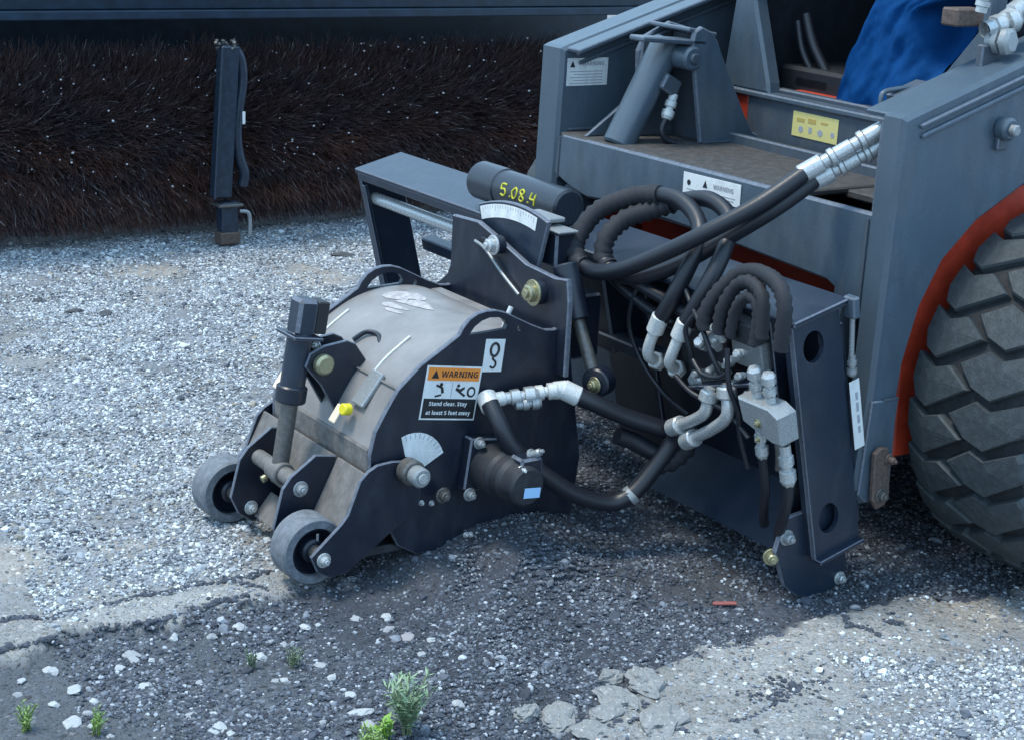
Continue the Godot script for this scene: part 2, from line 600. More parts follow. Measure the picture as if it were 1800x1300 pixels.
func pebble_texture() -> Array:
	var sz := 1024
	var im := Image.create_empty(sz, sz, false, Image.FORMAT_RGB8)
	var hm := Image.create_empty(sz, sz, false, Image.FORMAT_RGB8)
	im.fill(Color(0.70, 0.70, 0.71))
	hm.fill(Color(0.1, 0.1, 0.1))
	for k in 30000:
		var cx := rng.randi() % sz
		var cy := rng.randi() % sz
		var r := 1.6 + 5.0 * pow(rng.randf(), 3.5)
		var e := rng.randf_range(0.6, 1.0)
		var an := rng.randf() * TAU
		var g := rng.randf()
		var b := 0.62 + 0.16 * g / 0.84 if g < 0.84 else (rng.randf_range(0.82, 0.97) if g < 0.94 else rng.randf_range(0.42, 0.58))
		var wm := rng.randf_range(-0.02, 0.03)
		var top := rng.randf_range(0.4, 1.0)
		var col := Color(b + wm, b, b - wm * 0.6)
		var ri := int(ceil(r))
		for dy in range(-ri, ri + 1):
			for dx in range(-ri, ri + 1):
				var u := (dx * cos(an) + dy * sin(an)) / r
				var w := (dy * cos(an) - dx * sin(an)) / (r * e)
				var q := u * u + w * w
				if q < 1.0:
					var px := posmod(cx + dx, sz)
					var py := posmod(cy + dy, sz)
					im.set_pixel(px, py, col)
					var hh := 0.15 + top * 0.8 * sqrt(1.0 - q)
					hm.set_pixel(px, py, Color(hh, hh, hh))
	return [ImageTexture.create_from_image(im), ImageTexture.create_from_image(hm)]

func build_ground() -> void:
	for k in [[nz_a, 5, 0.05], [nz_b, 6, 0.05], [nz_c, 7, 0.05]]:
		k[0].seed = k[1]
		k[0].frequency = k[2]
		k[0].noise_type = FastNoiseLite.TYPE_SIMPLEX_SMOOTH
		k[0].fractal_octaves = 3
	var xs := PackedFloat32Array()
	var zs := PackedFloat32Array()
	for e in [80.0, 40.0, 20.0, 10.0, 5.0, 2.0]:
		xs.append(GX0 - e)
		zs.append(GZ0 - e)
	for i in GNX:
		xs.append(GX0 + i * GS)
	for i in GNZ:
		zs.append(GZ0 + i * GS)
	for e in [2.0, 5.0, 10.0, 20.0, 40.0, 80.0]:
		xs.append(GX0 + (GNX - 1) * GS + e)
		zs.append(GZ0 + (GNZ - 1) * GS + e)
	hgrid.resize(GNX * GNZ)
	dgrid.resize(GNX * GNZ)
	var nx := xs.size()
	var nzz := zs.size()
	var vv := PackedVector3Array()
	var cc := PackedColorArray()
	var uu := PackedVector2Array()
	vv.resize(nx * nzz)
	cc.resize(nx * nzz)
	uu.resize(nx * nzz)
	for j in nzz:
		for i in nx:
			var x := xs[i]
			var z := zs[j]
			var d := dark_dist(x, z) if absf(x) < 4.0 and absf(z) < 5.0 else -3.0
			var h := height(x, z, d)
			var k := darkness(x, z, d)
			var s := slab(x, z, d) * (1.0 - k)
			if i >= 6 and j >= 6 and i < 6 + GNX and j < 6 + GNZ:
				hgrid[(j - 6) * GNX + i - 6] = h
				dgrid[(j - 6) * GNX + i - 6] = d
			var mac := 1.0 + 0.32 * nz_c.get_noise_2d(x * 16.0, z * 16.0) + 0.16 * nz_c.get_noise_2d(x * 45.0 + 60.0, z * 45.0) + 0.12 * nz_a.get_noise_2d(x * 120.0 + 9.0, z * 120.0)
			var warm := clampf(0.5 + 1.2 * nz_b.get_noise_2d(x * 22.0 + 40.0, z * 22.0), 0.0, 1.0)
			var light := Color(0.41, 0.445, 0.485).lerp(Color(0.47, 0.472, 0.46), warm)
			light = light.lerp(Color(0.55, 0.548, 0.525), s)
			var ds := dusted(x, z)
			light = light.lerp(Color(0.62, 0.575, 0.51), ds * 0.8)
			var dark := Color(0.098, 0.114, 0.146).lerp(Color(0.118, 0.126, 0.142), warm).lerp(Color(0.17, 0.19, 0.215), smoothstep(-0.2, -0.75, x))
			var c := light.lerp(dark, k) * mac
			vv[j * nx + i] = Vector3(x, h, z)
			cc[j * nx + i] = Color(c.r, c.g, c.b, 1.0)
			uu[j * nx + i] = Vector2(x, z) * 0.83
	var nn := PackedVector3Array()
	nn.resize(nx * nzz)
	var ix := PackedInt32Array()
	for j in nzz:
		for i in nx:
			var a := vv[j * nx + maxi(i - 1, 0)]
			var b := vv[j * nx + mini(i + 1, nx - 1)]
			var c := vv[maxi(j - 1, 0) * nx + i]
			var e := vv[mini(j + 1, nzz - 1) * nx + i]
			nn[j * nx + i] = (e - c).cross(b - a).normalized()
			if i < nx - 1 and j < nzz - 1:
				var q := j * nx + i
				ix.append_array([q, q + 1, q + nx, q + 1, q + nx + 1, q + nx])
	var arr := []
	arr.resize(Mesh.ARRAY_MAX)
	arr[Mesh.ARRAY_VERTEX] = vv
	arr[Mesh.ARRAY_NORMAL] = nn
	arr[Mesh.ARRAY_COLOR] = cc
	arr[Mesh.ARRAY_TEX_UV] = uu
	arr[Mesh.ARRAY_INDEX] = ix
	var me := ArrayMesh.new()
	me.add_surface_from_arrays(Mesh.PRIMITIVE_TRIANGLES, arr)
	var m := StandardMaterial3D.new()
	var tx := pebble_texture()
	T_pebble = tx[0]
	m.albedo_texture = tx[0]
	m.vertex_color_use_as_albedo = true
	m.roughness = 0.95
	m.heightmap_enabled = true
	m.heightmap_texture = tx[1]
	m.heightmap_scale = 0.5
	var o := MeshInstance3D.new()
	o.name = "ground"
	o.mesh = me
	o.material_override = m
	add_child(o)
	tag(o, "", "", "", "structure")

func gi(x: float, z: float) -> int:
	return clampi(int((z - GZ0) / GS), 0, GNZ - 1) * GNX + clampi(int((x - GX0) / GS), 0, GNX - 1)

func gh(x: float, z: float) -> float:
	return hgrid[gi(x, z)]

func stone_mesh(seed_: int, flat := 0.65, rough := 0.28, level := 1, crumbly := false) -> ArrayMesh:
	var sp := SphereMesh.new()
	sp.radius = 1.0
	sp.height = 2.0
	sp.radial_segments = 6 + 3 * level
	sp.rings = 2 + 2 * level
	var a := sp.get_mesh_arrays()
	var vs: PackedVector3Array = a[Mesh.ARRAY_VERTEX]
	var ids: PackedInt32Array = a[Mesh.ARRAY_INDEX]
	var nz := FastNoiseLite.new()
	nz.seed = seed_
	nz.frequency = 0.9
	var mb := Mb.new()
	for i in vs.size():
		var d := vs[i].normalized()
		var r := 1.0 + rough * nz.get_noise_3dv(d * 1.3) * 2.0
		if crumbly:
			r += 0.10 * nz.get_noise_3dv(d * 4.0) + 0.07 * nz.get_noise_3dv(d * 11.0)
		var q := d * r
		for ax in [Vector3(1, 0.3, 0.2), Vector3(-0.5, 0.9, 0.4), Vector3(0.2, -0.6, 0.8), Vector3(-0.8, -0.1, -0.6), Vector3(0.4, 0.5, -0.8)]:
			var an: Vector3 = ax.normalized()
			var over := q.dot(an) - (0.95 if crumbly else 0.74)
			if over > 0.0:
				q -= an * over
		vs[i] = Vector3(q.x, q.y * flat, q.z)
	for k in range(0, ids.size(), 3):
		mb.tri(vs[ids[k]], vs[ids[k + 2]], vs[ids[k + 1]])
	return mb.mesh()

func scatter(called: String, count: int, seed_: int, dark_zone: bool) -> void:
	rng.seed = seed_
	var buf := PackedFloat32Array()
	buf.resize(count * 16)
	var done := 0
	var tries := 0
	while done < count and tries < count * 8:
		tries += 1
		var z := rng.randf_range(-3.35, 1.75)
		var mid := remap(z, -3.3, 1.6, 1.2, 0.05)
		var x := mid + rng.randf_range(-1.25, 1.25) * remap(z, -3.3, 1.6, 1.15, 0.95)
		var g := gi(x, z)
		var d := dgrid[g]
		if not (dark_zone and done < 5200) and dark_zone != (d + nz_a.get_noise_2d(x * 70.0, z * 70.0) * 0.06 + rng.randf_range(-0.02, 0.02) > 0.0):
			continue
		var s := slab(x, z, d)
		var extra := dark_zone and done < 5200
		if extra:
			if done % 2 == 0:
				var cr: Array = cracks[rng.randi() % cracks.size()]
				if rng.randf() < 0.6:
					cr = cracks[rng.randi() % 2]
				var k := rng.randi() % (cr.size() - 1)
				var q: Vector2 = cr[k].lerp(cr[k + 1], rng.randf())
				x = q.x + nz_a.get_noise_2d(q.x * 160.0, q.y * 160.0) * 0.03 + rng.randfn() * 0.0035
				z = q.y + nz_a.get_noise_2d(q.x * 160.0 + 50.0, q.y * 160.0) * 0.03 + rng.randfn() * 0.004
			else:
				var q: Vector3 = crumbs[rng.randi() % crumbs.size()]
				x = q.x + rng.randfn() * q.z * 0.8
				z = q.y + rng.randfn() * q.z * 0.4
			g = gi(x, z)
		if not dark_zone and rng.randf() < maxf(s * 0.93, dusted(x, z) * 0.75):
			continue
		var cl := nz_c.get_noise_2d(x * 50.0 + 30.0, z * 50.0)
		if not extra and rng.randf() < (0.25 if dark_zone else 0.22) - 1.2 * cl:
			continue
		var r := (0.0020 if dark_zone else 0.0024) + 0.0044 * pow(rng.randf(), 2.2)
		if rng.randf() < 0.02:
			r *= rng.randf_range(1.5, 2.6)
		var col: Color
		var t := rng.randf()
		if dark_zone:
			if t < 0.62 or extra:
				col = Color(0.048, 0.055, 0.072) * rng.randf_range(0.7, 1.6)
			elif t < 0.93:
				col = Color(0.135, 0.152, 0.18) * rng.randf_range(0.6, 1.4)
			else:
				col = Color(0.36, 0.385, 0.42) * rng.randf_range(0.6, 1.35)
		else:
			if t < 0.24:
				col = Color(0.56, 0.59, 0.61) * rng.randf_range(0.75, 1.25)
			elif t < 0.78:
				col = Color(0.27, 0.29, 0.315) * rng.randf_range(0.7, 1.25)
			elif t < 0.84:
				col = Color(0.33, 0.30, 0.255) * rng.randf_range(0.7, 1.2)
			else:
				col = Color(0.10, 0.115, 0.14) * rng.randf_range(0.6, 1.4)
		var ba := Basis.from_euler(Vector3(rng.randf_range(-0.5, 0.5), rng.randf() * TAU, rng.randf_range(-0.5, 0.5))).scaled_local(Vector3(r * rng.randf_range(0.8, 1.5), r * rng.randf_range(0.6, 1.1), r))
		var o := done * 16
		buf[o] = ba.x.x
		buf[o + 1] = ba.y.x
		buf[o + 2] = ba.z.x
		buf[o + 3] = x
		buf[o + 4] = ba.x.y
		buf[o + 5] = ba.y.y
		buf[o + 6] = ba.z.y
		buf[o + 7] = hgrid[g] + r * 0.15
		buf[o + 8] = ba.x.z
		buf[o + 9] = ba.y.z
		buf[o + 10] = ba.z.z
		buf[o + 11] = z
		buf[o + 12] = col.r
		buf[o + 13] = col.g
		buf[o + 14] = col.b
		buf[o + 15] = 1.0
		done += 1
	var mm := MultiMesh.new()
	mm.transform_format = MultiMesh.TRANSFORM_3D
	mm.use_colors = true
	mm.mesh = stone_mesh(seed_, 0.75, 0.3, 0)
	mm.instance_count = done
	mm.buffer = buf.slice(0, done * 16)
	var o := MultiMeshInstance3D.new()
	o.name = called
	o.multimesh = mm
	var m := StandardMaterial3D.new()
	m.vertex_color_use_as_albedo = true
	m.roughness = 0.85
	o.material_override = m
	add_child(o)
	tag(o, ("dark loose asphalt millings covering the ground round the planer" if dark_zone else "pale loose gravel covering the open yard ground"), "gravel", "", "stuff")

# ---------------------------------------------------------------- cold planer
func hose(pts: Array, r: float, called: String, m: Material, parent: Node, rib := 0.0) -> MeshInstance3D:
	return part(Mb.new().tube(pts, r, 14, 10 if rib > 0.0 else 6, rib, 0.022), called, m, parent)

func fitting(pts: Array, r: float, parent: Node, m: Material, called := "hose_fitting") -> void:   # ferrule, bent pipe and nut
	var mb := Mb.new()
	var a: Vector3 = pts[0]
	var b: Vector3 = pts[1]
	var d := (b - a).normalized()
	mb.cyl(a - d * 0.022, a + d * 0.026, r * 1.22, 0.003, 16)
	mb.tube(pts, r * 0.8, 12, 6)
	var e: Vector3 = pts[pts.size() - 1]
	var f: Vector3 = (e - pts[pts.size() - 2]).normalized()
	mb.lathe([Vector2(0, -0.014), Vector2(r * 1.15, -0.014), Vector2(r * 1.3, -0.01), Vector2(r * 1.3, 0.010), Vector2(r * 1.15, 0.014), Vector2(r * 0.7, 0.014), Vector2(r * 0.7, 0.02), Vector2(0, 0.02)], Mb.along(e, e + f), 6)
	part(mb, called, m, parent)

func plug(a: Vector3, d: Vector3, r: float, l: float, parent: Node, m: Material, called := "hydraulic_plug") -> void:   # a stepped hexagonal hydraulic fitting
	d = d.normalized()
	var mb := Mb.new()
	var xf := Mb.along(a, a + d)
	mb.lathe([Vector2(r * 0.75, 0), Vector2(r * 0.75, l * 0.25)], xf, 14)
	mb.lathe([Vector2(r * 0.7, l * 0.25), Vector2(r, l * 0.28), Vector2(r, l * 0.5), Vector2(r * 0.7, l * 0.53)], xf, 6)
	mb.lathe([Vector2(r * 0.65, l * 0.5), Vector2(r * 0.65, l * 0.62)], xf, 14)
	mb.lathe([Vector2(r * 0.6, l * 0.62), Vector2(r * 1.1, l * 0.64), Vector2(r * 1.1, l * 0.88), Vector2(r * 0.8, l), Vector2(0, l)], xf, 6)
	part(mb, called, m, parent)

func build_planer() -> void:
	var pl := thing("cold_planer", "black cold planer attachment with dusty drum hood and two small front wheels", "cold planer", V(0.2, 0, 0))
	var lean := deg_to_rad(14.51)
	var F := Transform3D(Basis(V(cos(lean), sin(lean), 0), V(-sin(lean), cos(lean), 0), V(0, 0, 1)), V(0.706, 0.094, 0))
	var Fu := F.basis.y
	var Fs := F.basis.x
	# --- carrying frame
	part(Mb.new().box(F * at(0.08, 0.583, -0.25), V(0.165, 0.014, 1.90), 0.003), "top_plate", M.frame, pl)
	part(Mb.new().box(F * at(0.005, 0.566, -0.60), V(0.012, 0.024, 1.17), 0.002), "top_lip", M.frame, pl)
	part(Mb.new().box(F * at(0.07, 0.285, -1.187), V(0.14, 0.578, 0.016), 0.003), "end_plate", M.frame, pl)
	part(Mb.new().box(F * at(0.006, 0.27, -1.172), V(0.012, 0.54, 0.016), 0.002), "end_flange", M.frame, pl)
	var ep := part(Mb.new().prism([V2(0, 0), V2(0.137, 0), V2(0.137, 0.575), V2(0, 0.575)], F * at(0, 0, 0.684), 0.012, 0.002, [ring2(0.054, 0.512, 0.030, 0.037, 20), ring2(0.05, 0.088, 0.030, 0.037, 20)]), "end_plate", M.frame, pl)
	part(Mb.new().box(F * at(0.068, -0.004, 0.692), V(0.137, 0.010, 0.03), 0.002), "bottom_flange", M.frame, pl)
	part(Mb.new().box(F * at(0.004, 0.285, 0.668), V(0.008, 0.57, 0.02), 0.002), "front_flange", M.frame, pl)
	part(Mb.new().box(F * at(0.068, 0.29, 0.61), V(0.13, 0.56, 0.012), 0.002), "inner_plate", M.black, pl)
	part(Mb.new().prism([V2(-0.09, 0.05), V2(-0.075, -0.045), V2(-0.04, -0.09), V2(0.01, -0.115), V2(0.068, -0.121), V2(0.10, -0.107), V2(0.115, -0.07), V2(0.12, 0.02), V2(0.11, 0.10), V2(-0.05, 0.12)], F * at(0, 0, 0.655), 0.014), "foot_plate", M.frame, pl)
	bolt(F * V(0.088, -0.1, 0.662), V(0, 0, 1), 0.011, 0.016, M.zinc, pl)
	bolt(F * V(-0.055, 0.075, 0.662), V(0, 0, 1), 0.013, 0.02, M.zinc_dull, pl)
	bolt(F * V(-0.085, 0.03, 0.64), V(-0.6, 0, 1), 0.014, 0.024, M.brass, pl)
	part(Mb.new().box(F * at(0.105, 0.29, 0.25), V(0.014, 0.56, 0.82), 0.002), "back_plate", M.black, pl)
	part(Mb.new().box(F * at(0.06, 0.30, 0.09), V(0.012, 0.54, 0.02), 0.002), "web_plate", M.black, pl)
	part(Mb.new().box(F * at(0.02, 0.352, 0.045), V(0.045, 0.035, 0.31), 0.004), "lower_rail", M.frame, pl)
	part(Mb.new().prism([V2(-0.02, -0.012), V2(-0.012, -0.014), V2(0.10, 0.085), V2(0.10, 0.095)], F * at(0, 0, 0.36), 0.53, 0.0), "bottom_lip", M.frame, pl)
	part(Mb.new().cyl(F * V(0.035, 0.487, -1.18), F * V(0.035, 0.487, -0.1), 0.018, 0.002, 18), "slide_tube", M.zinc, pl)
	part(Mb.new().box(F * at(0.175, 0.30, -0.62), V(0.04, 0.04, 1.1), 0.004), "lower_slide_bar", M.frame, pl)
	part(Mb.new().box(F * at(0.065, 0.44, -0.17), V(0.12, 0.25, 0.34), 0.006), "slide_carriage", M.black, pl)
	part(Mb.new().box(at(0.46, 0.50, -0.10), V(0.17, 0.16, 0.30), 0.006), "tilt_hub", M.black, pl)
	# --- tilting tower plate with its arc scale
	var TX := Transform3D(Basis(V(0, 0, 1), V(0, 1, 0), V(-1, 0, 0)), V(0.37, 0, 0))   # x of the outline runs towards +z, y up
	part(Mb.new().prism([V2(-0.365, 0.50), V2(-0.49, 0.455), V2(-0.455, 0.495), V2(-0.40, 0.525), V2(-0.365, 0.552), V2(-0.352, 0.58), V2(-0.352, 0.706), V2(-0.235, 0.712), V2(-0.15, 0.69), V2(-0.02, 0.652), V2(0.05, 0.648), V2(0.10, 0.645), V2(0.148, 0.652), V2(0.158, 0.60), V2(0.158, 0.42), V2(-0.34, 0.42)], TX, 0.016, 0.003), "tower_plate", M.black, pl)
	var arc_pts := []
	var arc_in := []
	for i in 13:
		var a := lerpf(deg_to_rad(110.5), deg_to_rad(74.0), i / 12.0)
		arc_pts.append(V2(-0.115 + 0.478 * cos(a), 0.298 + 0.478 * sin(a)))
		arc_in.push_front(V2(-0.115 + 0.34 * cos(a), 0.298 + 0.34 * sin(a)))
	part(Mb.new().prism(arc_pts + arc_in, TX * at(0, 0, -0.03), 0.014, 0.003), "arc_plate", M.frame, pl)
	var sc := []
	var sc_in := []
	for i in 13:
		var a := lerpf(deg_to_rad(109.5), deg_to_rad(79.0), i / 12.0)
		sc.append(V2(-0.115 + 0.470 * cos(a), 0.298 + 0.470 * sin(a)))
		sc_in.push_front(V2(-0.115 + 0.437 * cos(a), 0.298 + 0.437 * sin(a)))
	var scale_sticker := part(Mb.new().prism(sc + sc_in, TX * at(0, 0, -0.0220), 0.0012, 0.0), "tilt_scale_sticker", M.white, pl)
	var ticks := Mb.new()
	for i in 21:
		var a := lerpf(deg_to_rad(108.0), deg_to_rad(80.5), i / 20.0)
		var l := 0.014 if i % 5 == 0 else 0.008
		ticks.box(TX * Transform3D(Basis(V(0, 0, 1), a), V(-0.115 + (0.467 - l / 2) * cos(a), 0.298 + (0.467 - l / 2) * sin(a), -0.0212)), V(l, 0.0012, 0.0006), 0.0)
	part(ticks, "scale_marks", M.ink_grey, scale_sticker).set_meta("kind", "stuff")
	for q in [[-0.127, 0.677, 0.017], [0.049, 0.600, 0.022]]:
		var bb := part(Mb.new().cyl(TX * V(q[0], q[1], 0.006), TX * V(q[0], q[1], 0.03), q[2] * 1.35, 0.003), "pivot_washer", M.black, pl)
		bolt(TX * V(q[0], q[1], 0.029), V(-1, 0, 0), q[2], 0.022, M.brass if q[0] > 0 else M.zinc, bb)
	part(Mb.new().tube([TX * V(-0.23, 0.665, 0.016), TX * V(-0.18, 0.655, 0.018), TX * V(-0.10, 0.61, 0.018), TX * V(-0.03, 0.575, 0.016)], 0.004, 8), "pointer_rod", M.zinc_dull, pl)
	part(Mb.new().box(TX * at(-0.18, 0.675, 0.012), V(0.05, 0.012, 0.012), 0.002), "slot_guide", M.ink, pl)
	part(Mb.new().box(at(0.45, 0.685, -0.02), V(0.05, 0.085, 0.065), 0.006), "cylinder_head_block", M.black, pl)
	part(Mb.new().box(at(0.448, 0.731, -0.012), V(0.058, 0.006, 0.082), 0.002), "block_cap", M.zinc_dull, pl)
	part(Mb.new().box(at(0.455, 0.748, -0.085), V(0.05, 0.012, 0.11), 0.003), "carriage_strap", M.zinc_dull, pl)
	# --- tilt cylinder
	part(Mb.new().cyl(V(0.43, 0.66, 0.045), V(0.435, 0.535, 0.10), 0.032, 0.004), "tilt_cylinder", M.black, pl)
	part(Mb.new().cyl(V(0.435, 0.545, 0.096), V(0.445, 0.42, 0.165), 0.016, 0.002), "tilt_rod", M.steel, pl)
	var cl := part(Mb.new().cyl(V(0.43, 0.405, 0.19), V(0.47, 0.405, 0.17), 0.036, 0.004), "rod_clevis", M.black, pl)
	bolt(V(0.43, 0.402, 0.19), V(-1, 0, 0.2), 0.014, 0.014, M.brass, cl)
	# --- document canister lying on the frame
	var ca := V(0.60, 0.738, -0.565)
	var cb := V(0.60, 0.738, -0.18)
	var can := part(Mb.new().cyl(ca, cb, 0.048, 0.006, 28), "manual_canister", M.plastic, pl)
	part(Mb.new().cyl(ca - V(0, 0, 0.02), ca + V(0, 0, 0.105), 0.0515, 0.006, 28), "canister_lid", M.plastic, can)
	part(Mb.new().box(at(0.60, 0.676, -0.36), V(0.07, 0.035, 0.22), 0.004), "canister_bracket", M.frame, pl)
	# handwriting: 5.08.4 in yellow paint marker round the front of the tube
	var glyphs := {"5": [V2(0.8, 1), V2(0.1, 1), V2(0.1, 0.55), V2(0.6, 0.6), V2(0.85, 0.3), V2(0.5, 0.0), V2(0.05, 0.1)], ".": [V2(0.35, 0.1), V2(0.5, 0.15)], "0": [V2(0.5, 1), V2(0.1, 0.6), V2(0.3, 0.05), V2(0.75, 0.2), V2(0.85, 0.75), V2(0.5, 1)], "8": [V2(0.55, 0.5), V2(0.15, 0.8), V2(0.5, 1.02), V2(0.8, 0.8), V2(0.5, 0.5), V2(0.15, 0.2), V2(0.5, 0), V2(0.85, 0.22), V2(0.55, 0.5)], "4": [V2(0.2, 1), V2(0.1, 0.5), V2(0.45, 0.45), V2(0.8, 0.5), V2(0.8, 0.95), V2(0.8, 0.5), V2(0.78, 0)]}
	var zc := -0.42
	for ch in "5.08.4":
		var q := []
		for g in glyphs[ch]:
			var ang: float = deg_to_rad(170.0) + (0.030 * g.y - 0.015) / 0.048 * -1.0
			q.append(ca + V(cos(ang) * 0.0485, sin(ang) * 0.0485, zc + g.x * 0.027 - ca.z))
		part(Mb.new().tube(q, 0.0028, 6, 3), "marker_writing", M.marker, can)
		zc += 0.033 if ch != "." else 0.016
	# --- drum housing
	var prof := [V2(-0.13, 0.235), V2(-0.131, 0.291), V2(-0.119, 0.343), V2(-0.091, 0.392), V2(-0.064, 0.434), V2(-0.007, 0.484), V2(0.058, 0.522)]
	var eye := [V2(0.092, 0.543), V2(0.102, 0.560), V2(0.118, 0.577), V2(0.139, 0.588), V2(0.162, 0.592), V2(0.188, 0.591), V2(0.215, 0.583), V2(0.24, 0.571), V2(0.29, 0.546), V2(0.331, 0.529), V2(0.355, 0.527), V2(0.372, 0.531), V2(0.387, 0.539), V2(0.395, 0.549), V2(0.415, 0.42), V2(0.455, 0.2), V2(0.44, 0.06), V2(0.40, 0.03), V2(0.0, 0.03), V2(-0.05, 0.06), V2(-0.10, 0.15)]
	var eyehole := [V2(0.118, 0.540), V2(0.131, 0.557), V2(0.15, 0.569), V2(0.172, 0.575), V2(0.195, 0.573), V2(0.212, 0.565), V2(0.221, 0.553), V2(0.216, 0.543), V2(0.17, 0.541)]
	for zz in [0.113, -0.353]:
		part(Mb.new().prism(prof + eye, at(0, 0, zz), 0.014, 0.0025, [eyehole, ring2(0.256, 0.541, 0.006, 0.008, 8)]), "side_plate", M.black, pl)
	var hp := [V2(-0.126, 0.297), V2(-0.108, 0.345), V2(-0.084, 0.388), V2(-0.055, 0.428), V2(0.0, 0.475), V2(0.062, 0.512), V2(0.12, 0.532), V2(0.18, 0.54), V2(0.25, 0.536), V2(0.31, 0.517), V2(0.36, 0.49)]
	var hb := []
	for q in hp:
		hb.push_front(q + (V2(0.15, 0.2) - q).normalized() * 0.008)
	# the smooth curved hood: a skin with smooth normals
	var hood := Mb.new()
	var fine := []
	for i in hp.size() - 1:
		for k in 4:
			fine.append(hp[i].cubic_interpolate(hp[i + 1], hp[maxi(i - 1, 0)], hp[mini(i + 2, hp.size() - 1)], k / 4.0))
	fine.append(hp[hp.size() - 1])
	for lay in 2:
		var base := hood.v.size()
		for i in fine.size():
			var tdir: Vector2 = (fine[mini(i + 1, fine.size() - 1)] - fine[maxi(i - 1, 0)]).normalized()
			var nn := V(-tdir.y, tdir.x, 0)
			var q: Vector2 = fine[i]
			for zz in [-0.347, 0.107]:
				hood.p(V(q.x, q.y, zz) - nn * 0.008 * lay, nn if lay == 0 else -nn)
		for i in fine.size() - 1:
			var q := base + i * 2
			if lay == 0:
				hood.ix.append_array([q, q + 2, q + 1, q + 1, q + 2, q + 3])
			else:
				hood.ix.append_array([q, q + 1, q + 2, q + 1, q + 3, q + 2])
	var hd := part(hood, "drum_hood", M.hood, pl)
	part(Mb.new().box(at(0.318, 0.519, -0.12), V(0.03, 0.006, 0.45), 0.001), "hood_seam_strip", M.hood, hd)
	# hood joint and lower front panels
	for q in [[-0.058, 0.432, 40.0, 0.006, 0.003], [-0.1275, 0.296, 78.0, 0.01, 0.006]]:
		part(Mb.new().box(Transform3D(Basis(V(0, 0, 1), deg_to_rad(q[2])), V(q[0], q[1], -0.12)), V(q[3], q[4], 0.452), 0.001), "hood_joint", M.dust, hd)
	part(Mb.new().box(Transform3D(Basis(V(0, 0, 1), deg_to_rad(2)), V(-0.127, 0.265, -0.12)), V(0.008, 0.07, 0.453), 0.002), "front_panel", M.dust, pl)
	part(Mb.new().box(Transform3D(Basis(V(0, 0, 1), deg_to_rad(-8)), V(-0.128, 0.19, -0.12)), V(0.008, 0.10, 0.453), 0.002), "front_panel", M.dust, pl)
	# faded animal-shaped marking on the hood top
	var hood_at := func(x: float) -> float:
		for k in fine.size() - 1:
			if fine[k + 1].x >= x:
				return lerpf(fine[k].y, fine[k + 1].y, (x - fine[k].x) / (fine[k + 1].x - fine[k].x))
		return 0.0
	for rows in [
		[[0.125, -0.285, -0.262], [0.135, -0.293, -0.235], [0.147, -0.296, -0.205], [0.160, -0.292, -0.215], [0.172, -0.286, -0.196], [0.186, -0.276, -0.182], [0.198, -0.258, -0.196], [0.204, -0.246, -0.214]],
		[[0.128, -0.232, -0.228], [0.138, -0.222, -0.168], [0.150, -0.203, -0.120], [0.160, -0.205, -0.098], [0.166, -0.196, -0.118], [0.176, -0.192, -0.150]],
		[[0.098, -0.236, -0.222], [0.104, -0.246, -0.190], [0.112, -0.240, -0.160], [0.119, -0.226, -0.142]],
		[[0.088, -0.205, -0.186], [0.094, -0.212, -0.150], [0.100, -0.196, -0.138]]]:
		var mk := Mb.new()
		for k in rows.size() - 1:
			for t in 3:
				var q0 := []
				for e in [float(t) / 3, float(t + 1) / 3]:
					var x: float = lerpf(rows[k][0], rows[k + 1][0], e)
					for c in [1, 2]:
						q0.append(V(x, hood_at.call(x) + 0.0012, lerpf(rows[k][c], rows[k + 1][c], e)))
				mk.face([q0[0], q0[1], q0[3], q0[2]], V(0, 1, 0))
		part(mk, "worn_marking", M.faded, hd)
	# --- cutting drum and guards under the hood
	part(Mb.new().cyl(V(0.14, 0.2, -0.34), V(0.14, 0.2, 0.10), 0.165, 0.01, 28), "cutting_drum", M.black_dull, pl)
	part(Mb.new().box(Transform3D(Basis(V(0, 0, 1), deg_to_rad(-7)), V(0.165, 0.235, 0.137)), V(0.115, 0.125, 0.034), 0.004), "motor_flange", M.black, pl)
	var mo := part(Mb.new().lathe([Vector2(0.058, 0.15), Vector2(0.058, 0.215), Vector2(0.053, 0.225), Vector2(0.053, 0.25), Vector2(0.046, 0.262), Vector2(0.046, 0.30), Vector2(0.040, 0.306), Vector2(0, 0.306)], at(0.172, 0.228, 0), 28), "drive_motor", M.black_dull, pl)
	part(Mb.new().box(at(0.195, 0.262, 0.262), V(0.06, 0.05, 0.05), 0.006), "motor_port", M.black, mo)
	var ml := sticker("motor_label", V(0.183, 0.2135, 0.3075), V(1, -0.1, 0), V(0, 1, 0), 0.044, 0.024, M.label_blue, mo)
	for q in [[0.135, 0.292, 0.010], [0.115, 0.170, 0.011], [0.222, 0.276, 0.010], [0.046, 0.178, 0.013]]:
		bolt(V(q[0], q[1], 0.154 if q[0] > 0.1 else 0.149), V(0, 0, 1), q[2], 0.018, M.zinc_dull if q[0] > 0.1 else M.steel, pl)
	for q in [[0.008, 0.155], [0.035, 0.15], [0.115, 0.068], [0.128, 0.066]]:
		bolt(V(q[0], q[1], 0.12 if q[0] < 0.1 else 0.148), V(0, 0, 1), 0.005, 0.008, M.zinc, pl)
	bolt(V(0.205, 0.285, 0.262), V(0.4, 0.6, 1), 0.010, 0.03, M.zinc_dull, pl)
	bolt(V(0.165, 0.262, 0.285), V(-0.2, 0.3, 1), 0.008, 0.02, M.zinc, pl)
	# --- stickers on the near side plate
	var r8 := V(0.989, -0.147, 0)
	var up8 := V(0.147, 0.989, 0)
	var st := sticker("warning_sticker", V(0.075, 0.409, 0.1206), r8, up8, 0.150, 0.126, M.white, pl)
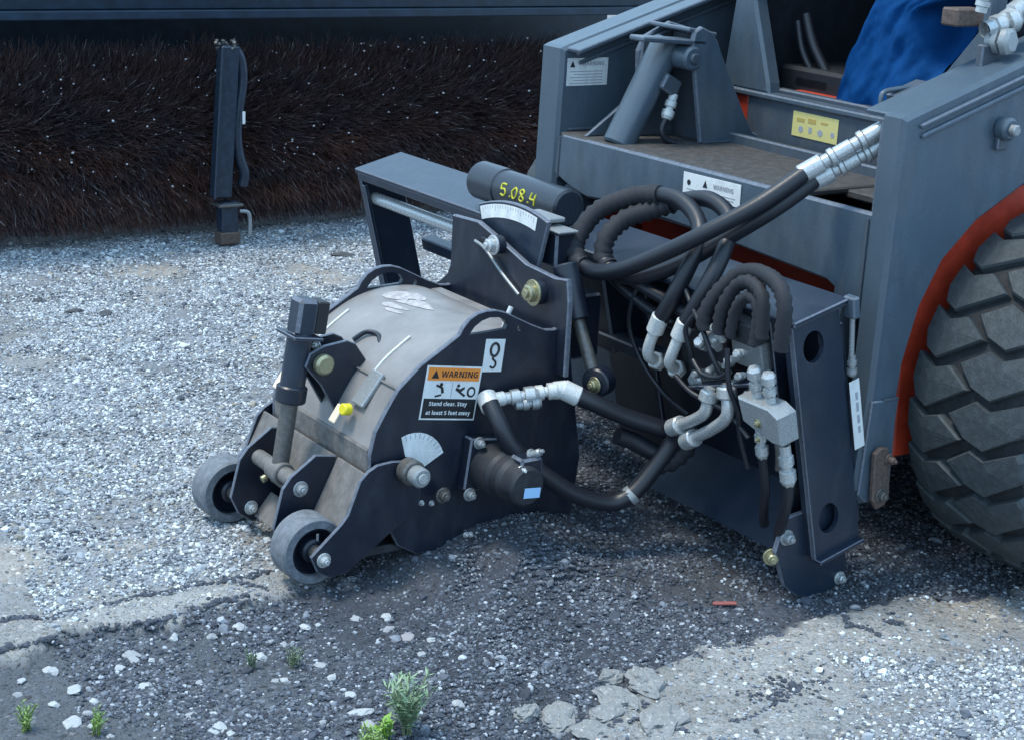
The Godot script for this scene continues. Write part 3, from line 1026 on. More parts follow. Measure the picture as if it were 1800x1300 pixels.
	rects(st, [[0, 0.044, 0.140, 0.030]], M.orange, "orange_band")
	rects(st, [[0, -0.036, 0.142, 0.046]], M.ink, "black_band")
	rects(st, [[0.0, 0.008, 0.0012, 0.036]], M.ink_grey, "divider")
	var xf: Transform3D = st[1]
	words("WARNING", 0.020, xf * V(0.016, 0.044, 0.0014), xf.basis.x, xf.basis.y, M.ink, st[0])
	words("Stand clear. Stay", 0.0125, xf * V(-0.004, -0.025, 0.0014), xf.basis.x, xf.basis.y, M.white, st[0])
	words("at least 5 feet away", 0.0125, xf * V(0.0, -0.046, 0.0014), xf.basis.x, xf.basis.y, M.white, st[0])
	shapes(st, [[V2(-0.060, 0.034), V2(-0.040, 0.034), V2(-0.050, 0.053)]], M.ink, "alert_triangle", 0.0013)
	shapes(st, [ring2(-0.030, 0.020, 0.0045, 0.0045, 10), [V2(-0.044, 0.016), V2(-0.030, 0.011), V2(-0.027, -0.001), V2(-0.020, 0.001), V2(-0.024, 0.014), V2(-0.042, 0.021)], [V2(-0.042, -0.010), V2(-0.026, -0.006), V2(-0.027, -0.002), V2(-0.044, -0.006)]], M.ink, "person_symbol")
	shapes(st, [ring2(0.017, 0.018, 0.004, 0.004, 10), [V2(0.012, 0.014), V2(0.022, 0.010), V2(0.034, 0.016), V2(0.035, 0.011), V2(0.026, 0.004), V2(0.040, -0.004), V2(0.036, -0.008), V2(0.020, 0.002), V2(0.010, 0.008)], ring2(0.054, 0.004, 0.012, 0.013, 14)], M.ink, "struck_person_symbol")
	shapes(st, [ring2(0.054, 0.004, 0.007, 0.008, 12)], M.white, "symbol_hub", 0.0014)
	var hk := sticker("lift_point_sticker", V(0.187, 0.484, 0.1206), V(0.993, -0.11, 0), V(0.11, 0.993, 0), 0.054, 0.077, M.white, pl)
	var hx: Transform3D = hk[1]
	var hook := Mb.new()
	var loop := []
	for i in 15:
		loop.append(hx * V(0.011 * sin(TAU * i / 14), 0.014 + 0.015 * cos(TAU * i / 14), 0.001))
	hook.tube(loop, 0.0032, 6, 2)
	hook.tube([hx * V(0, 0.0, 0.001), hx * V(-0.002, -0.008, 0.001), hx * V(0.006, -0.014, 0.001), hx * V(0.007, -0.024, 0.001), hx * V(0, -0.029, 0.001), hx * V(-0.007, -0.025, 0.001)], 0.0026, 6, 3)
	part(hook, "hook_symbol", M.ink, hk[0])
	var fan := []
	for i in 9:
		var a := lerpf(deg_to_rad(112), deg_to_rad(18), i / 8.0)
		fan.append(V2(-0.03 + 0.085 * cos(a) + 0.01, 0.243 + 0.085 * sin(a)))
	fan += [V2(-0.002, 0.236), V2(-0.012, 0.262), V2(-0.04, 0.275)]
	var fn := part(Mb.new().prism(fan, at(0.0, 0, 0.1206), 0.0012, 0.0), "depth_scale_sticker", M.white, pl)
	var fm := Mb.new()
	for i in 10:
		var a := lerpf(deg_to_rad(105), deg_to_rad(24), i / 9.0)
		fm.box(Transform3D(Basis(V(0, 0, 1), a), V(-0.02 + 0.077 * cos(a), 0.243 + 0.077 * sin(a), 0.1216)), V(0.012, 0.0013, 0.0006), 0.0)
	part(fm, "scale_marks", M.ink_grey, fn).set_meta("kind", "stuff")
	# --- depth frame: two arms and two inner plates that carry the wheels
	var armp := [V2(-0.285, 0.083), V2(-0.268, 0.045), V2(-0.235, 0.025), V2(-0.193, 0.030), V2(-0.012, 0.155), V2(-0.008, 0.20), V2(-0.02, 0.245), V2(-0.05, 0.272), V2(-0.084, 0.276), V2(-0.123, 0.273), V2(-0.145, 0.262), V2(-0.165, 0.243), V2(-0.194, 0.167), V2(-0.21, 0.148)]
	for zz in [0.136, -0.376]:
		part(Mb.new().prism(armp, at(0, 0, zz), 0.010, 0.002), "depth_arm", M.black, pl)
	var inp := [V2(-0.306, 0.104), V2(-0.284, 0.195), V2(-0.263, 0.222), V2(-0.202, 0.264), V2(-0.15, 0.255), V2(-0.15, 0.11), V2(-0.205, 0.045), V2(-0.25, 0.035), V2(-0.285, 0.06)]
	for zz in [-0.005, -0.225]:
		part(Mb.new().prism(inp, at(0, 0, zz), 0.010, 0.002), "wheel_plate", M.black, pl)
	for zs in [[0.062, 0.124], [-0.115, 0.21], [-0.303, 0.142]]:
		part(Mb.new().box(Transform3D(Basis(V(0, 0, 1), deg_to_rad(-26)), V(-0.172, 0.19, zs[0])), V(0.010, 0.135, zs[1]), 0.002), "cross_plate", M.dust, pl)
	part(Mb.new().box(Transform3D(Basis(V(0, 0, 1), deg_to_rad(-40)), V(-0.222, 0.075, -0.115)), V(0.008, 0.07, 0.208), 0.002), "lower_cross_plate", M.dust, pl)
	part(Mb.new().box(at(-0.10, 0.05, -0.12), V(0.16, 0.02, 0.45), 0.003), "skid_plate", M.black_dull, pl)
	var pv := part(Mb.new().cyl(V(-0.047, 0.252, 0.14), V(-0.047, 0.252, 0.175), 0.030, 0.004, 24), "arm_pivot", M.steel, pl)
	part(Mb.new().cyl(V(-0.044, 0.250, 0.17), V(-0.044, 0.250, 0.205), 0.023, 0.004, 24), "pivot_pin", M.zinc_dull, pv)
	part(Mb.new().cyl(V(-0.044, 0.250, 0.205), V(-0.044, 0.250, 0.209), 0.012, 0.001, 16), "pin_centre", M.zinc, pv)
	for ws in [[0.038, 0.111, 1.0], [-0.380, -0.305, 1.0]]:
		var w := part(Mb.new().lathe([Vector2(0.055, ws[0]), Vector2(0.073, ws[0]), Vector2(0.078, ws[0] + 0.006), Vector2(0.078, ws[1] - 0.006), Vector2(0.074, ws[1]), Vector2(0.056, ws[1]), Vector2(0.054, ws[1] - 0.012)], at(-0.258, 0.08, 0), 40), "gauge_wheel", M.wheel_rubber, pl)
		part(Mb.new().lathe([Vector2(0.056, ws[0] + 0.01), Vector2(0.055, ws[1] - 0.010), Vector2(0.050, ws[1] - 0.006), Vector2(0.046, ws[1] - 0.018), Vector2(0.030, ws[1] - 0.03), Vector2(0.028, ws[1] - 0.008), Vector2(0.022, ws[1] - 0.004), Vector2(0.0, ws[1] - 0.004)], at(-0.258, 0.08, 0), 32), "wheel_hub", M.black, w)
		part(Mb.new().cyl(V(-0.258, 0.08, ws[1] - 0.01), V(-0.258, 0.08, 0.135 if ws[0] > 0 else -0.225), 0.017, 0.002, 16), "axle", M.steel, w)
		part(Mb.new().box(at(-0.2495, 0.108, ws[1] - 0.008), V(0.006, 0.024, 0.004), 0.001), "grease_fitting", M.zinc, w)
	bolt(V(-0.254, 0.072, 0.141), V(0, 0, 1), 0.012, 0.016, M.zinc, pl)
	bolt(V(-0.254, 0.072, -0.220), V(0, 0, 1), 0.012, 0.016, M.zinc, pl)
	bolt(V(-0.240, 0.190, 0.0), V(0, 0, 1), 0.013, 0.016, M.zinc_dull, pl)
	part(Mb.new().cyl(V(-0.236, 0.196, -0.22), V(-0.236, 0.196, -0.005), 0.019, 0.002, 20), "jack_cross_pin", M.dust, pl)
	part(Mb.new().cyl(V(-0.236, 0.196, -0.14), V(-0.236, 0.196, -0.085), 0.027, 0.003, 20), "jack_eye", M.dust, pl)
	part(Mb.new().cyl(V(-0.25, 0.17, -0.15), V(-0.262, 0.165, -0.15), 0.009, 0.002, 10), "grease_fitting", M.brass, pl)
	# --- depth jack
	var ja := V(-0.236, 0.196, -0.112)
	var jb := V(-0.176, 0.60, -0.112)
	var jd := (jb - ja).normalized()
	var J := Mb.along(ja, jb)
	part(Mb.new().cyl(ja, ja + jd * 0.2, 0.020, 0.002, 20), "jack_rod", M.steel, pl)
	part(Mb.new().cyl(ja + jd * 0.165, ja + jd * 0.205, 0.036, 0.004, 24), "jack_collar", M.black, pl)
	part(Mb.new().cyl(ja + jd * 0.2, ja + jd * 0.33, 0.029, 0.003, 24), "jack_tube", M.frame, pl)
	part(Mb.new().box(J * at(0, 0, 0.322), V(0.09, 0.075, 0.008), 0.002), "jack_flange", M.frame, pl)
	var jh := part(Mb.new().box(J * at(0.0, 0.0, 0.366), V(0.055, 0.05, 0.085), 0.008), "jack_head", M.frame, pl)
	part(Mb.new().box(J * at(0.0, 0.038, 0.368), V(0.05, 0.03, 0.075), 0.003), "jack_handle_socket", M.ink, jh)
	bolt(J * V(0.0, 0.05, 0.30), V(-1, -0.1, 0.3), 0.008, 0.014, M.zinc, pl)
	part(Mb.new().prism([V2(-0.192, 0.448), V2(-0.18, 0.478), V2(-0.145, 0.492), V2(-0.085, 0.499), V2(-0.062, 0.488), V2(-0.02, 0.428), V2(0.0, 0.385), V2(-0.06, 0.36), V2(-0.11, 0.33), V2(-0.15, 0.40)], at(0, 0, -0.082), 0.010, 0.002), "jack_bracket", M.black, pl)
	part(Mb.new().prism([V2(-0.192, 0.448), V2(-0.18, 0.478), V2(-0.145, 0.492), V2(-0.085, 0.499), V2(-0.062, 0.488), V2(-0.02, 0.428), V2(0.0, 0.385), V2(-0.06, 0.36), V2(-0.11, 0.33), V2(-0.15, 0.40)], at(0, 0, -0.148), 0.010, 0.002), "jack_bracket", M.black, pl)
	part(Mb.new().cyl(V(-0.15, 0.452, -0.08), V(-0.15, 0.452, -0.055), 0.024, 0.006, 24), "bracket_pin", M.brass, pl)
	# --- latch rods of the hood with their tags
	for q in [[V(0.047, 0.508, -0.02), V(-0.075, 0.402, -0.02), -0.02], [V(0.042, 0.504, -0.30), V(-0.075, 0.402, -0.30), -0.30]]:
		part(Mb.new().tube([q[0], (q[0] + q[1]) * 0.5 + V(-0.006, 0.006, 0), q[1]], 0.0035, 8), "latch_rod", M.white_sleeve, hd)
		part(Mb.new().box(Transform3D(Basis(V(0, 0, 1), deg_to_rad(52)), V(-0.077, 0.408, q[2] + 0.03)), V(0.09, 0.012, 0.05), 0.003), "hood_latch", M.zinc_dull, hd)
		var tg := part(Mb.new().box(Transform3D(Basis(V(0, 0, 1), deg_to_rad(56)), V(-0.142, 0.350, q[2] + 0.002)), V(0.045, 0.006, 0.026), 0.002), "latch_tag", M.tag_card, hd)
		part(Mb.new().cyl(V(-0.118, 0.362, q[2] + 0.02), V(-0.14, 0.366, q[2] + 0.024), 0.014, 0.003, 12), "latch_knob", M.yellow_plastic, hd)
	part(Mb.new().tube([V(-0.02, 0.47, -0.165), V(0.005, 0.49, -0.15), V(0.02, 0.49, -0.12), V(0.01, 0.475, -0.09)], 0.006, 8), "lift_handle", M.black, hd)
	part(Mb.new().tube([V(0.235, 0.535, 0.085), V(0.24, 0.56, 0.088), V(0.25, 0.585, 0.09)], 0.006, 8), "lock_pin", M.white_sleeve, hd)
	# --- hoses from the loader couplers to the frame valve
	hose([V(0.730, 0.940, 0.503), V(0.630, 0.869, 0.470), V(0.540, 0.792, 0.392), V(0.495, 0.726, 0.294), V(0.480, 0.675, 0.192), V(0.475, 0.651, 0.102), V(0.475, 0.663, 0.035), V(0.490, 0.700, 0.001), V(0.540, 0.773, 0.013), V(0.595, 0.819, 0.081), V(0.615, 0.839, 0.194), V(0.612, 0.820, 0.278), V(0.590, 0.782, 0.336), V(0.560, 0.729, 0.350), V(0.530, 0.649, 0.336), V(0.520, 0.569, 0.296)], 0.0195, "supply_hose", M.rubber, pl)
	hose([V(0.762, 0.925, 0.508), V(0.690, 0.866, 0.478), V(0.630, 0.804, 0.422), V(0.565, 0.711, 0.312), V(0.530, 0.656, 0.205), V(0.515, 0.652, 0.127), V(0.515, 0.680, 0.079), V(0.530, 0.726, 0.072), V(0.570, 0.767, 0.086), V(0.610, 0.798, 0.141), V(0.645, 0.831, 0.210), V(0.660, 0.844, 0.283), V(0.650, 0.817, 0.364), V(0.600, 0.758, 0.410), V(0.550, 0.675, 0.415), V(0.530, 0.573, 0.372)], 0.0195, "return_hose", M.rubber, pl)
	# fabric sleeves wound round the loops
	hose([V(0.475, 0.655, 0.06), V(0.475, 0.663, 0.035), V(0.490, 0.700, 0.001), V(0.540, 0.773, 0.013), V(0.595, 0.819, 0.081), V(0.612, 0.836, 0.16)], 0.0225, "hose_sleeve", M.sheath, pl, 0.003)
	hose([V(0.515, 0.66, 0.10), V(0.515, 0.680, 0.079), V(0.530, 0.726, 0.072), V(0.570, 0.767, 0.086), V(0.610, 0.798, 0.141), V(0.63, 0.818, 0.18)], 0.0225, "hose_sleeve", M.sheath, pl, 0.003)
	for q in [[V(0.520, 0.569, 0.296), V(0.520, 0.511, 0.271), V(0.533, 0.478, 0.256), V(0.570, 0.458, 0.243)], [V(0.530, 0.573, 0.372), V(0.525, 0.511, 0.349), V(0.538, 0.478, 0.328), V(0.575, 0.456, 0.31)]]:
		fitting(q, 0.017, pl, M.white_sleeve)
	for q in [[V(0.89, 1.062, 0.60), V(0.835, 1.02, 0.557), V(0.78, 0.98, 0.527), V(0.727, 0.936, 0.496)], [V(0.90, 1.025, 0.60), V(0.85, 0.99, 0.565), V(0.80, 0.952, 0.532), V(0.762, 0.922, 0.503)]]:
		var d: Vector3 = q[3] - q[0]
		var mb := Mb.new()
		var prev := 0.0
		for k in [[0.10, 0.014], [0.30, 0.019], [0.36, 0.022], [0.44, 0.015], [0.62, 0.018], [0.68, 0.021], [0.76, 0.015], [1.0, 0.022]]:
			mb.cyl(q[0] + d * prev, q[0] + d * k[0], k[1], 0.002, 14)
			prev = k[0]
		part(mb, "quick_coupler", M.zinc, pl)
	# --- valve group inside the frame end
	var vb := part(Mb.new().box(F * at(-0.01, 0.40, 0.655) * at(0.02, 0.08, -0.11), V(0.05, 0.07, 0.10), 0.004), "valve_body", M.zinc_dull, pl)
	part(Mb.new().box(F * at(0.03, 0.43, 0.37), V(0.06, 0.10, 0.17), 0.005), "valve_manifold", M.black_dull, pl)
	part(Mb.new().box(F * at(0.01, 0.545, 0.55), V(0.10, 0.055, 0.11), 0.006), "solenoid_valve", M.black_dull, pl)
	part(Mb.new().box(F * Transform3D(Basis(V(0, 0, 1), 0.0).rotated(V(1, 0, 0), -0.32), V(-0.05, 0.405, 0.495)), V(0.03, 0.008, 0.26), 0.002), "valve_bracket", M.frame, pl)
	for q in [[0.0, 0.372, 0.375, -1.0, 0.1, 0.2, 0.020, 0.05], [-0.02, 0.46, 0.41, -0.6, 0.6, 0.3, 0.013, 0.05], [-0.03, 0.48, 0.47, -0.5, 0.8, 0.2, 0.014, 0.05], [-0.02, 0.43, 0.45, -1.0, -0.1, 0.2, 0.010, 0.045], [-0.03, 0.405, 0.41, -1.0, 0.2, 0.1, 0.009, 0.04], [-0.03, 0.42, 0.53, -1.0, 0.0, 0.3, 0.010, 0.04], [-0.03, 0.41, 0.58, -1.0, 0.1, 0.3, 0.009, 0.04], [-0.04, 0.51, 0.50, -0.4, 0.9, 0.0, 0.012, 0.05], [-0.02, 0.445, 0.50, -1.0, 0.3, 0.2, 0.008, 0.035]]:
		plug(F * V(q[0], q[1], q[2]), F.basis * V(q[3], q[4], q[5]), q[6], q[7], pl, M.zinc if q[6] > 0.011 else M.zinc_dull)
	# manifold block with fittings above and below
	var mbk := part(Mb.new().prism([V2(-0.07, 0.045), V2(0.03, 0.045), V2(0.06, 0.030), V2(0.06, -0.036), V2(0.03, -0.038), V2(-0.06, -0.012)], Transform3D(Basis(V(0, 0, 1), Fu, -Fs), F * V(-0.075, 0.385, 0.675)), 0.055, 0.004), "manifold_block", M.zinc_dull, pl)
	for q in [[0.385, 0.668, 0.012], [0.345, 0.664, 0.008]]:
		bolt(F * V(-0.103, q[0], q[1]), -Fs, q[2] * 0.6, 0.008, M.brass, mbk)
	plug(F * V(-0.075, 0.428, 0.640), Fu, 0.015, 0.072, pl, M.zinc)
	plug(F * V(-0.075, 0.428, 0.685), Fu, 0.015, 0.072, pl, M.zinc)
	plug(F * V(-0.075, 0.362, 0.637), -Fu, 0.014, 0.085, pl, M.zinc)
	plug(F * V(-0.075, 0.337, 0.715), -Fu, 0.017, 0.10, pl, M.zinc)
	hose([F * V(-0.075, 0.28, 0.637), F * V(-0.075, 0.20, 0.632), F * V(-0.06, 0.12, 0.60), F * V(-0.03, 0.06, 0.56)], 0.011, "drain_hose", M.rubber, pl)
	hose([F * V(-0.075, 0.24, 0.715), F * V(-0.078, 0.19, 0.705), F * V(-0.07, 0.11, 0.665), F * V(-0.04, 0.05, 0.62)], 0.013, "drain_hose", M.rubber, pl)
	hose([V(0.575, 0.40, 0.66), V(0.582, 0.36, 0.665), V(0.59, 0.32, 0.66)], 0.007, "drain_hose", M.steel, pl)
	hose([V(0.506, 0.60, 0.473), V(0.506, 0.640, 0.473), V(0.520, 0.694, 0.497), V(0.540, 0.737, 0.534), V(0.534, 0.757, 0.602), V(0.504, 0.754, 0.694), V(0.495, 0.711, 0.730), V(0.499, 0.62, 0.725)], 0.017, "arched_hose", M.sheath, pl, 0.002)
	hose([V(0.515, 0.60, 0.51), V(0.512, 0.66, 0.52), V(0.52, 0.715, 0.55), V(0.515, 0.735, 0.60), V(0.500, 0.716, 0.655), V(0.500, 0.63, 0.665)], 0.015, "arched_hose", M.sheath, pl, 0.002)
	hose([V(0.52, 0.60, 0.545), V(0.515, 0.665, 0.56), V(0.512, 0.705, 0.60), V(0.505, 0.69, 0.64), V(0.505, 0.61, 0.64)], 0.013, "arched_hose", M.sheath, pl, 0.002)
	for q in [
		[V(0.52, 0.62, 0.42), V(0.515, 0.58, 0.40), V(0.53, 0.52, 0.41), V(0.545, 0.48, 0.40)],
		[V(0.54, 0.66, 0.36), V(0.53, 0.63, 0.40), V(0.51, 0.60, 0.46), V(0.515, 0.54, 0.50), V(0.53, 0.50, 0.52)],
		[V(0.56, 0.66, 0.20), V(0.545, 0.60, 0.17), V(0.555, 0.52, 0.15), V(0.575, 0.44, 0.18), V(0.585, 0.38, 0.26), V(0.58, 0.36, 0.36)],
		[V(0.50, 0.58, 0.56), V(0.505, 0.50, 0.57), V(0.53, 0.44, 0.58), V(0.55, 0.38, 0.57), V(0.575, 0.30, 0.58)],
		[V(0.51, 0.52, 0.44), V(0.505, 0.50, 0.48), V(0.51, 0.505, 0.53), V(0.505, 0.53, 0.57)],
		[V(0.53, 0.46, 0.36), V(0.525, 0.44, 0.42), V(0.535, 0.43, 0.47), V(0.54, 0.42, 0.54), V(0.55, 0.38, 0.60)]]:
		hose(q, 0.006, "control_cable", M.rubber, pl)
	hose([V(0.548, 0.655, 0.10), V(0.535, 0.64, 0.18), V(0.545, 0.62, 0.28), V(0.55, 0.60, 0.38)], 0.015, "cross_hose", M.rubber, pl)
	hose([V(0.55, 0.65, 0.05), V(0.54, 0.625, 0.10), V(0.56, 0.58, 0.20), V(0.57, 0.56, 0.30)], 0.014, "cross_hose", M.rubber, pl)
	for q in [[-0.02, 0.50, 0.44, 0.011], [-0.03, 0.47, 0.53, 0.010], [-0.035, 0.50, 0.57, 0.009], [-0.01, 0.40, 0.44, 0.012], [-0.03, 0.44, 0.56, 0.009]]:
		plug(F * V(q[0], q[1], q[2]), F.basis * V(-1.0, 0.35, 0.25), q[3], 0.042, pl, M.zinc)
	# --- hoses to the drum motor
	var m1 := Mb.new()
	m1.cyl(V(0.162, 0.372, 0.16), V(0.168, 0.392, 0.125), 0.024, 0.003)
	m1.cyl(V(0.166, 0.384, 0.14), V(0.205, 0.388, 0.148), 0.017, 0.003)
	part(m1, "motor_elbow", M.white_sleeve, pl)
	plug(V(0.195, 0.386, 0.145), V(0.16, 0.02, 0.06), 0.019, 0.09, pl, M.zinc)
	plug(V(0.255, 0.394, 0.162), V(0.16, 0.02, 0.06), 0.018, 0.08, pl, M.white_sleeve)
	plug(V(0.225, 0.372, 0.165), V(0.16, 0.02, 0.06), 0.014, 0.06, pl, M.zinc_dull)
	var m2 := Mb.new()
	m2.cyl(V(0.318, 0.400, 0.18), V(0.350, 0.403, 0.192), 0.021, 0.003)
	m2.cyl(V(0.338, 0.404, 0.186), V(0.372, 0.386, 0.212), 0.024, 0.004)
	part(m2, "motor_elbow", M.white_sleeve, pl)
	hose([V(0.158, 0.384, 0.158), V(0.162, 0.340, 0.200), V(0.190, 0.287, 0.220), V(0.252, 0.229, 0.240), V(0.339, 0.168, 0.260), V(0.426, 0.139, 0.280), V(0.476, 0.159, 0.300), V(0.531, 0.219, 0.310), V(0.57, 0.285, 0.325), V(0.565, 0.325, 0.345)], 0.021, "motor_hose", M.rubber, pl)
	hose([V(0.355, 0.396, 0.200), V(0.402, 0.373, 0.230), V(0.474, 0.339, 0.260), V(0.537, 0.316, 0.290), V(0.602, 0.292, 0.315), V(0.605, 0.25, 0.315), V(0.555, 0.245, 0.29), V(0.50, 0.275, 0.262), V(0.461, 0.291, 0.250)], 0.021, "motor_hose", M.rubber, pl)
	hose([V(0.60, 0.30, 0.325), V(0.606, 0.27, 0.33), V(0.58, 0.235, 0.315), V(0.545, 0.225, 0.30)], 0.026, "hose_sleeve", M.sheath, pl, 0.003)
	part(Mb.new().cyl(V(0.47, 0.15, 0.296), V(0.482, 0.162, 0.301), 0.024, 0.002), "hose_clamp", M.zinc_dull, pl)
	fitting([V(0.556, 0.330, 0.347), V(0.542, 0.372, 0.425), V(0.532, 0.405, 0.470), V(0.535, 0.444, 0.476)], 0.018, pl, M.zinc)
	fitting([V(0.560, 0.312, 0.395), V(0.542, 0.370, 0.490), V(0.528, 0.420, 0.548), V(0.528, 0.471, 0.541)], 0.018, pl, M.zinc)

# ---------------------------------------------------------------- loader
func side_xf(z: float) -> Transform3D:
	return at(0, 0, z)

func make_wheel(parent: Node, c: Vector3, z0: float, z1: float, side: float) -> void:
	var w := Node3D.new()
	w.name = "wheel"
	w.position = c - org
	parent.add_child(w, true)
	var keep := org
	org = Vector3.ZERO
	var zc := 0.5 * (z0 + z1) - c.z
	var hw := (z1 - z0) * 0.5
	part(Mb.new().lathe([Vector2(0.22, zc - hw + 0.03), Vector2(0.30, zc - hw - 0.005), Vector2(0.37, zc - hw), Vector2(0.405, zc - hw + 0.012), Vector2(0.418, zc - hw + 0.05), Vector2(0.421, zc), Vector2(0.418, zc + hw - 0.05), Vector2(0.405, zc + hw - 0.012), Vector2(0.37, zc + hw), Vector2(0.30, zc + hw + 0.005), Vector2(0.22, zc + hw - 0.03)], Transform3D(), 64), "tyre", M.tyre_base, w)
	part(Mb.new().lathe([Vector2(0.225, zc - hw + 0.03), Vector2(0.21, zc - hw + 0.05), Vector2(0.19, zc), Vector2(0.21, zc + hw - 0.05), Vector2(0.228, zc + hw - 0.03), Vector2(0.20, zc + hw - 0.05), Vector2(0.10, zc + hw * 0.3), Vector2(0, zc + hw * 0.3)], Transform3D(), 40), "rim", M.red, w)
	# lugs: angle (degrees, up the front) and place across the tread, as two interlocking rows
	var inner := [V2(0, 0.0), V2(-3.4, 0.053), V2(-1.3, 0.10), V2(-6.4, 0.165), V2(-15.4, 0.055), V2(-13.3, 0.018), V2(-8.2, 0.0)]
	var outer := [V2(0.3, 0.128), V2(6.2, 0.194), V2(4.5, 0.233), V2(9.8, 0.318), V2(7.5, 0.328), V2(1.6, 0.328), V2(0.2, 0.322), V2(-7.4, 0.231), V2(-5.3, 0.174)]
	for row in 2:
		var src: Array = inner if row == 0 else outer
		var mb := Mb.new()
		var tops := []
		var mids := []
		var lows := []
		var ce := Vector2.ZERO
		for q in src:
			ce += q / src.size()
		for q in src:
			for lev in 3:
				var s: Vector2 = ce + (q - ce) * [0.965, 1.02, 1.05][lev]
				var a := deg_to_rad(s.x)
				var across: float = s.y * side
				var edge := absf(s.y - 0.164) / 0.164
				var rr: float = [0.4415 - 0.013 * pow(edge, 3.0), 0.436 - 0.013 * pow(edge, 3.0), 0.402][lev]
				var pnt := V(-cos(a) * rr, sin(a) * rr, across + (z0 - c.z if side > 0 else z1 - c.z))
				if lev == 0:
					tops.append(pnt)
				elif lev == 1:
					mids.append(pnt)
				else:
					lows.append(pnt)
		var cen := V(0, 0, 0)
		for q in tops:
			cen += q / tops.size()
		cen *= 0.442 / Vector2(cen.x, cen.y).length() if false else 1.0
		var rad := Vector2(cen.x, cen.y).length()
		cen = V(cen.x * 0.4405 / rad, cen.y * 0.4405 / rad, cen.z)
		var outw := V(cen.x, cen.y, 0).normalized()
		for i in tops.size():
			var j := (i + 1) % tops.size()
			mb.face([tops[i], tops[j], cen], outw)
			var mid: Vector3 = (tops[i] + tops[j]) * 0.5 - cen
			mb.face([tops[i], tops[j], mids[j], mids[i]], mid.normalized() + outw)
			mb.face([mids[i], mids[j], lows[j], lows[i]], mid)
		var lug := mb.mesh()
		for k in 24:
			var o := MeshInstance3D.new()
			o.name = "tread_lug"
			o.mesh = lug
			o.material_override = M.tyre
			o.rotation.z = -deg_to_rad(0.42 + 15.0 * k)
			w.add_child(o, true)
	org = keep

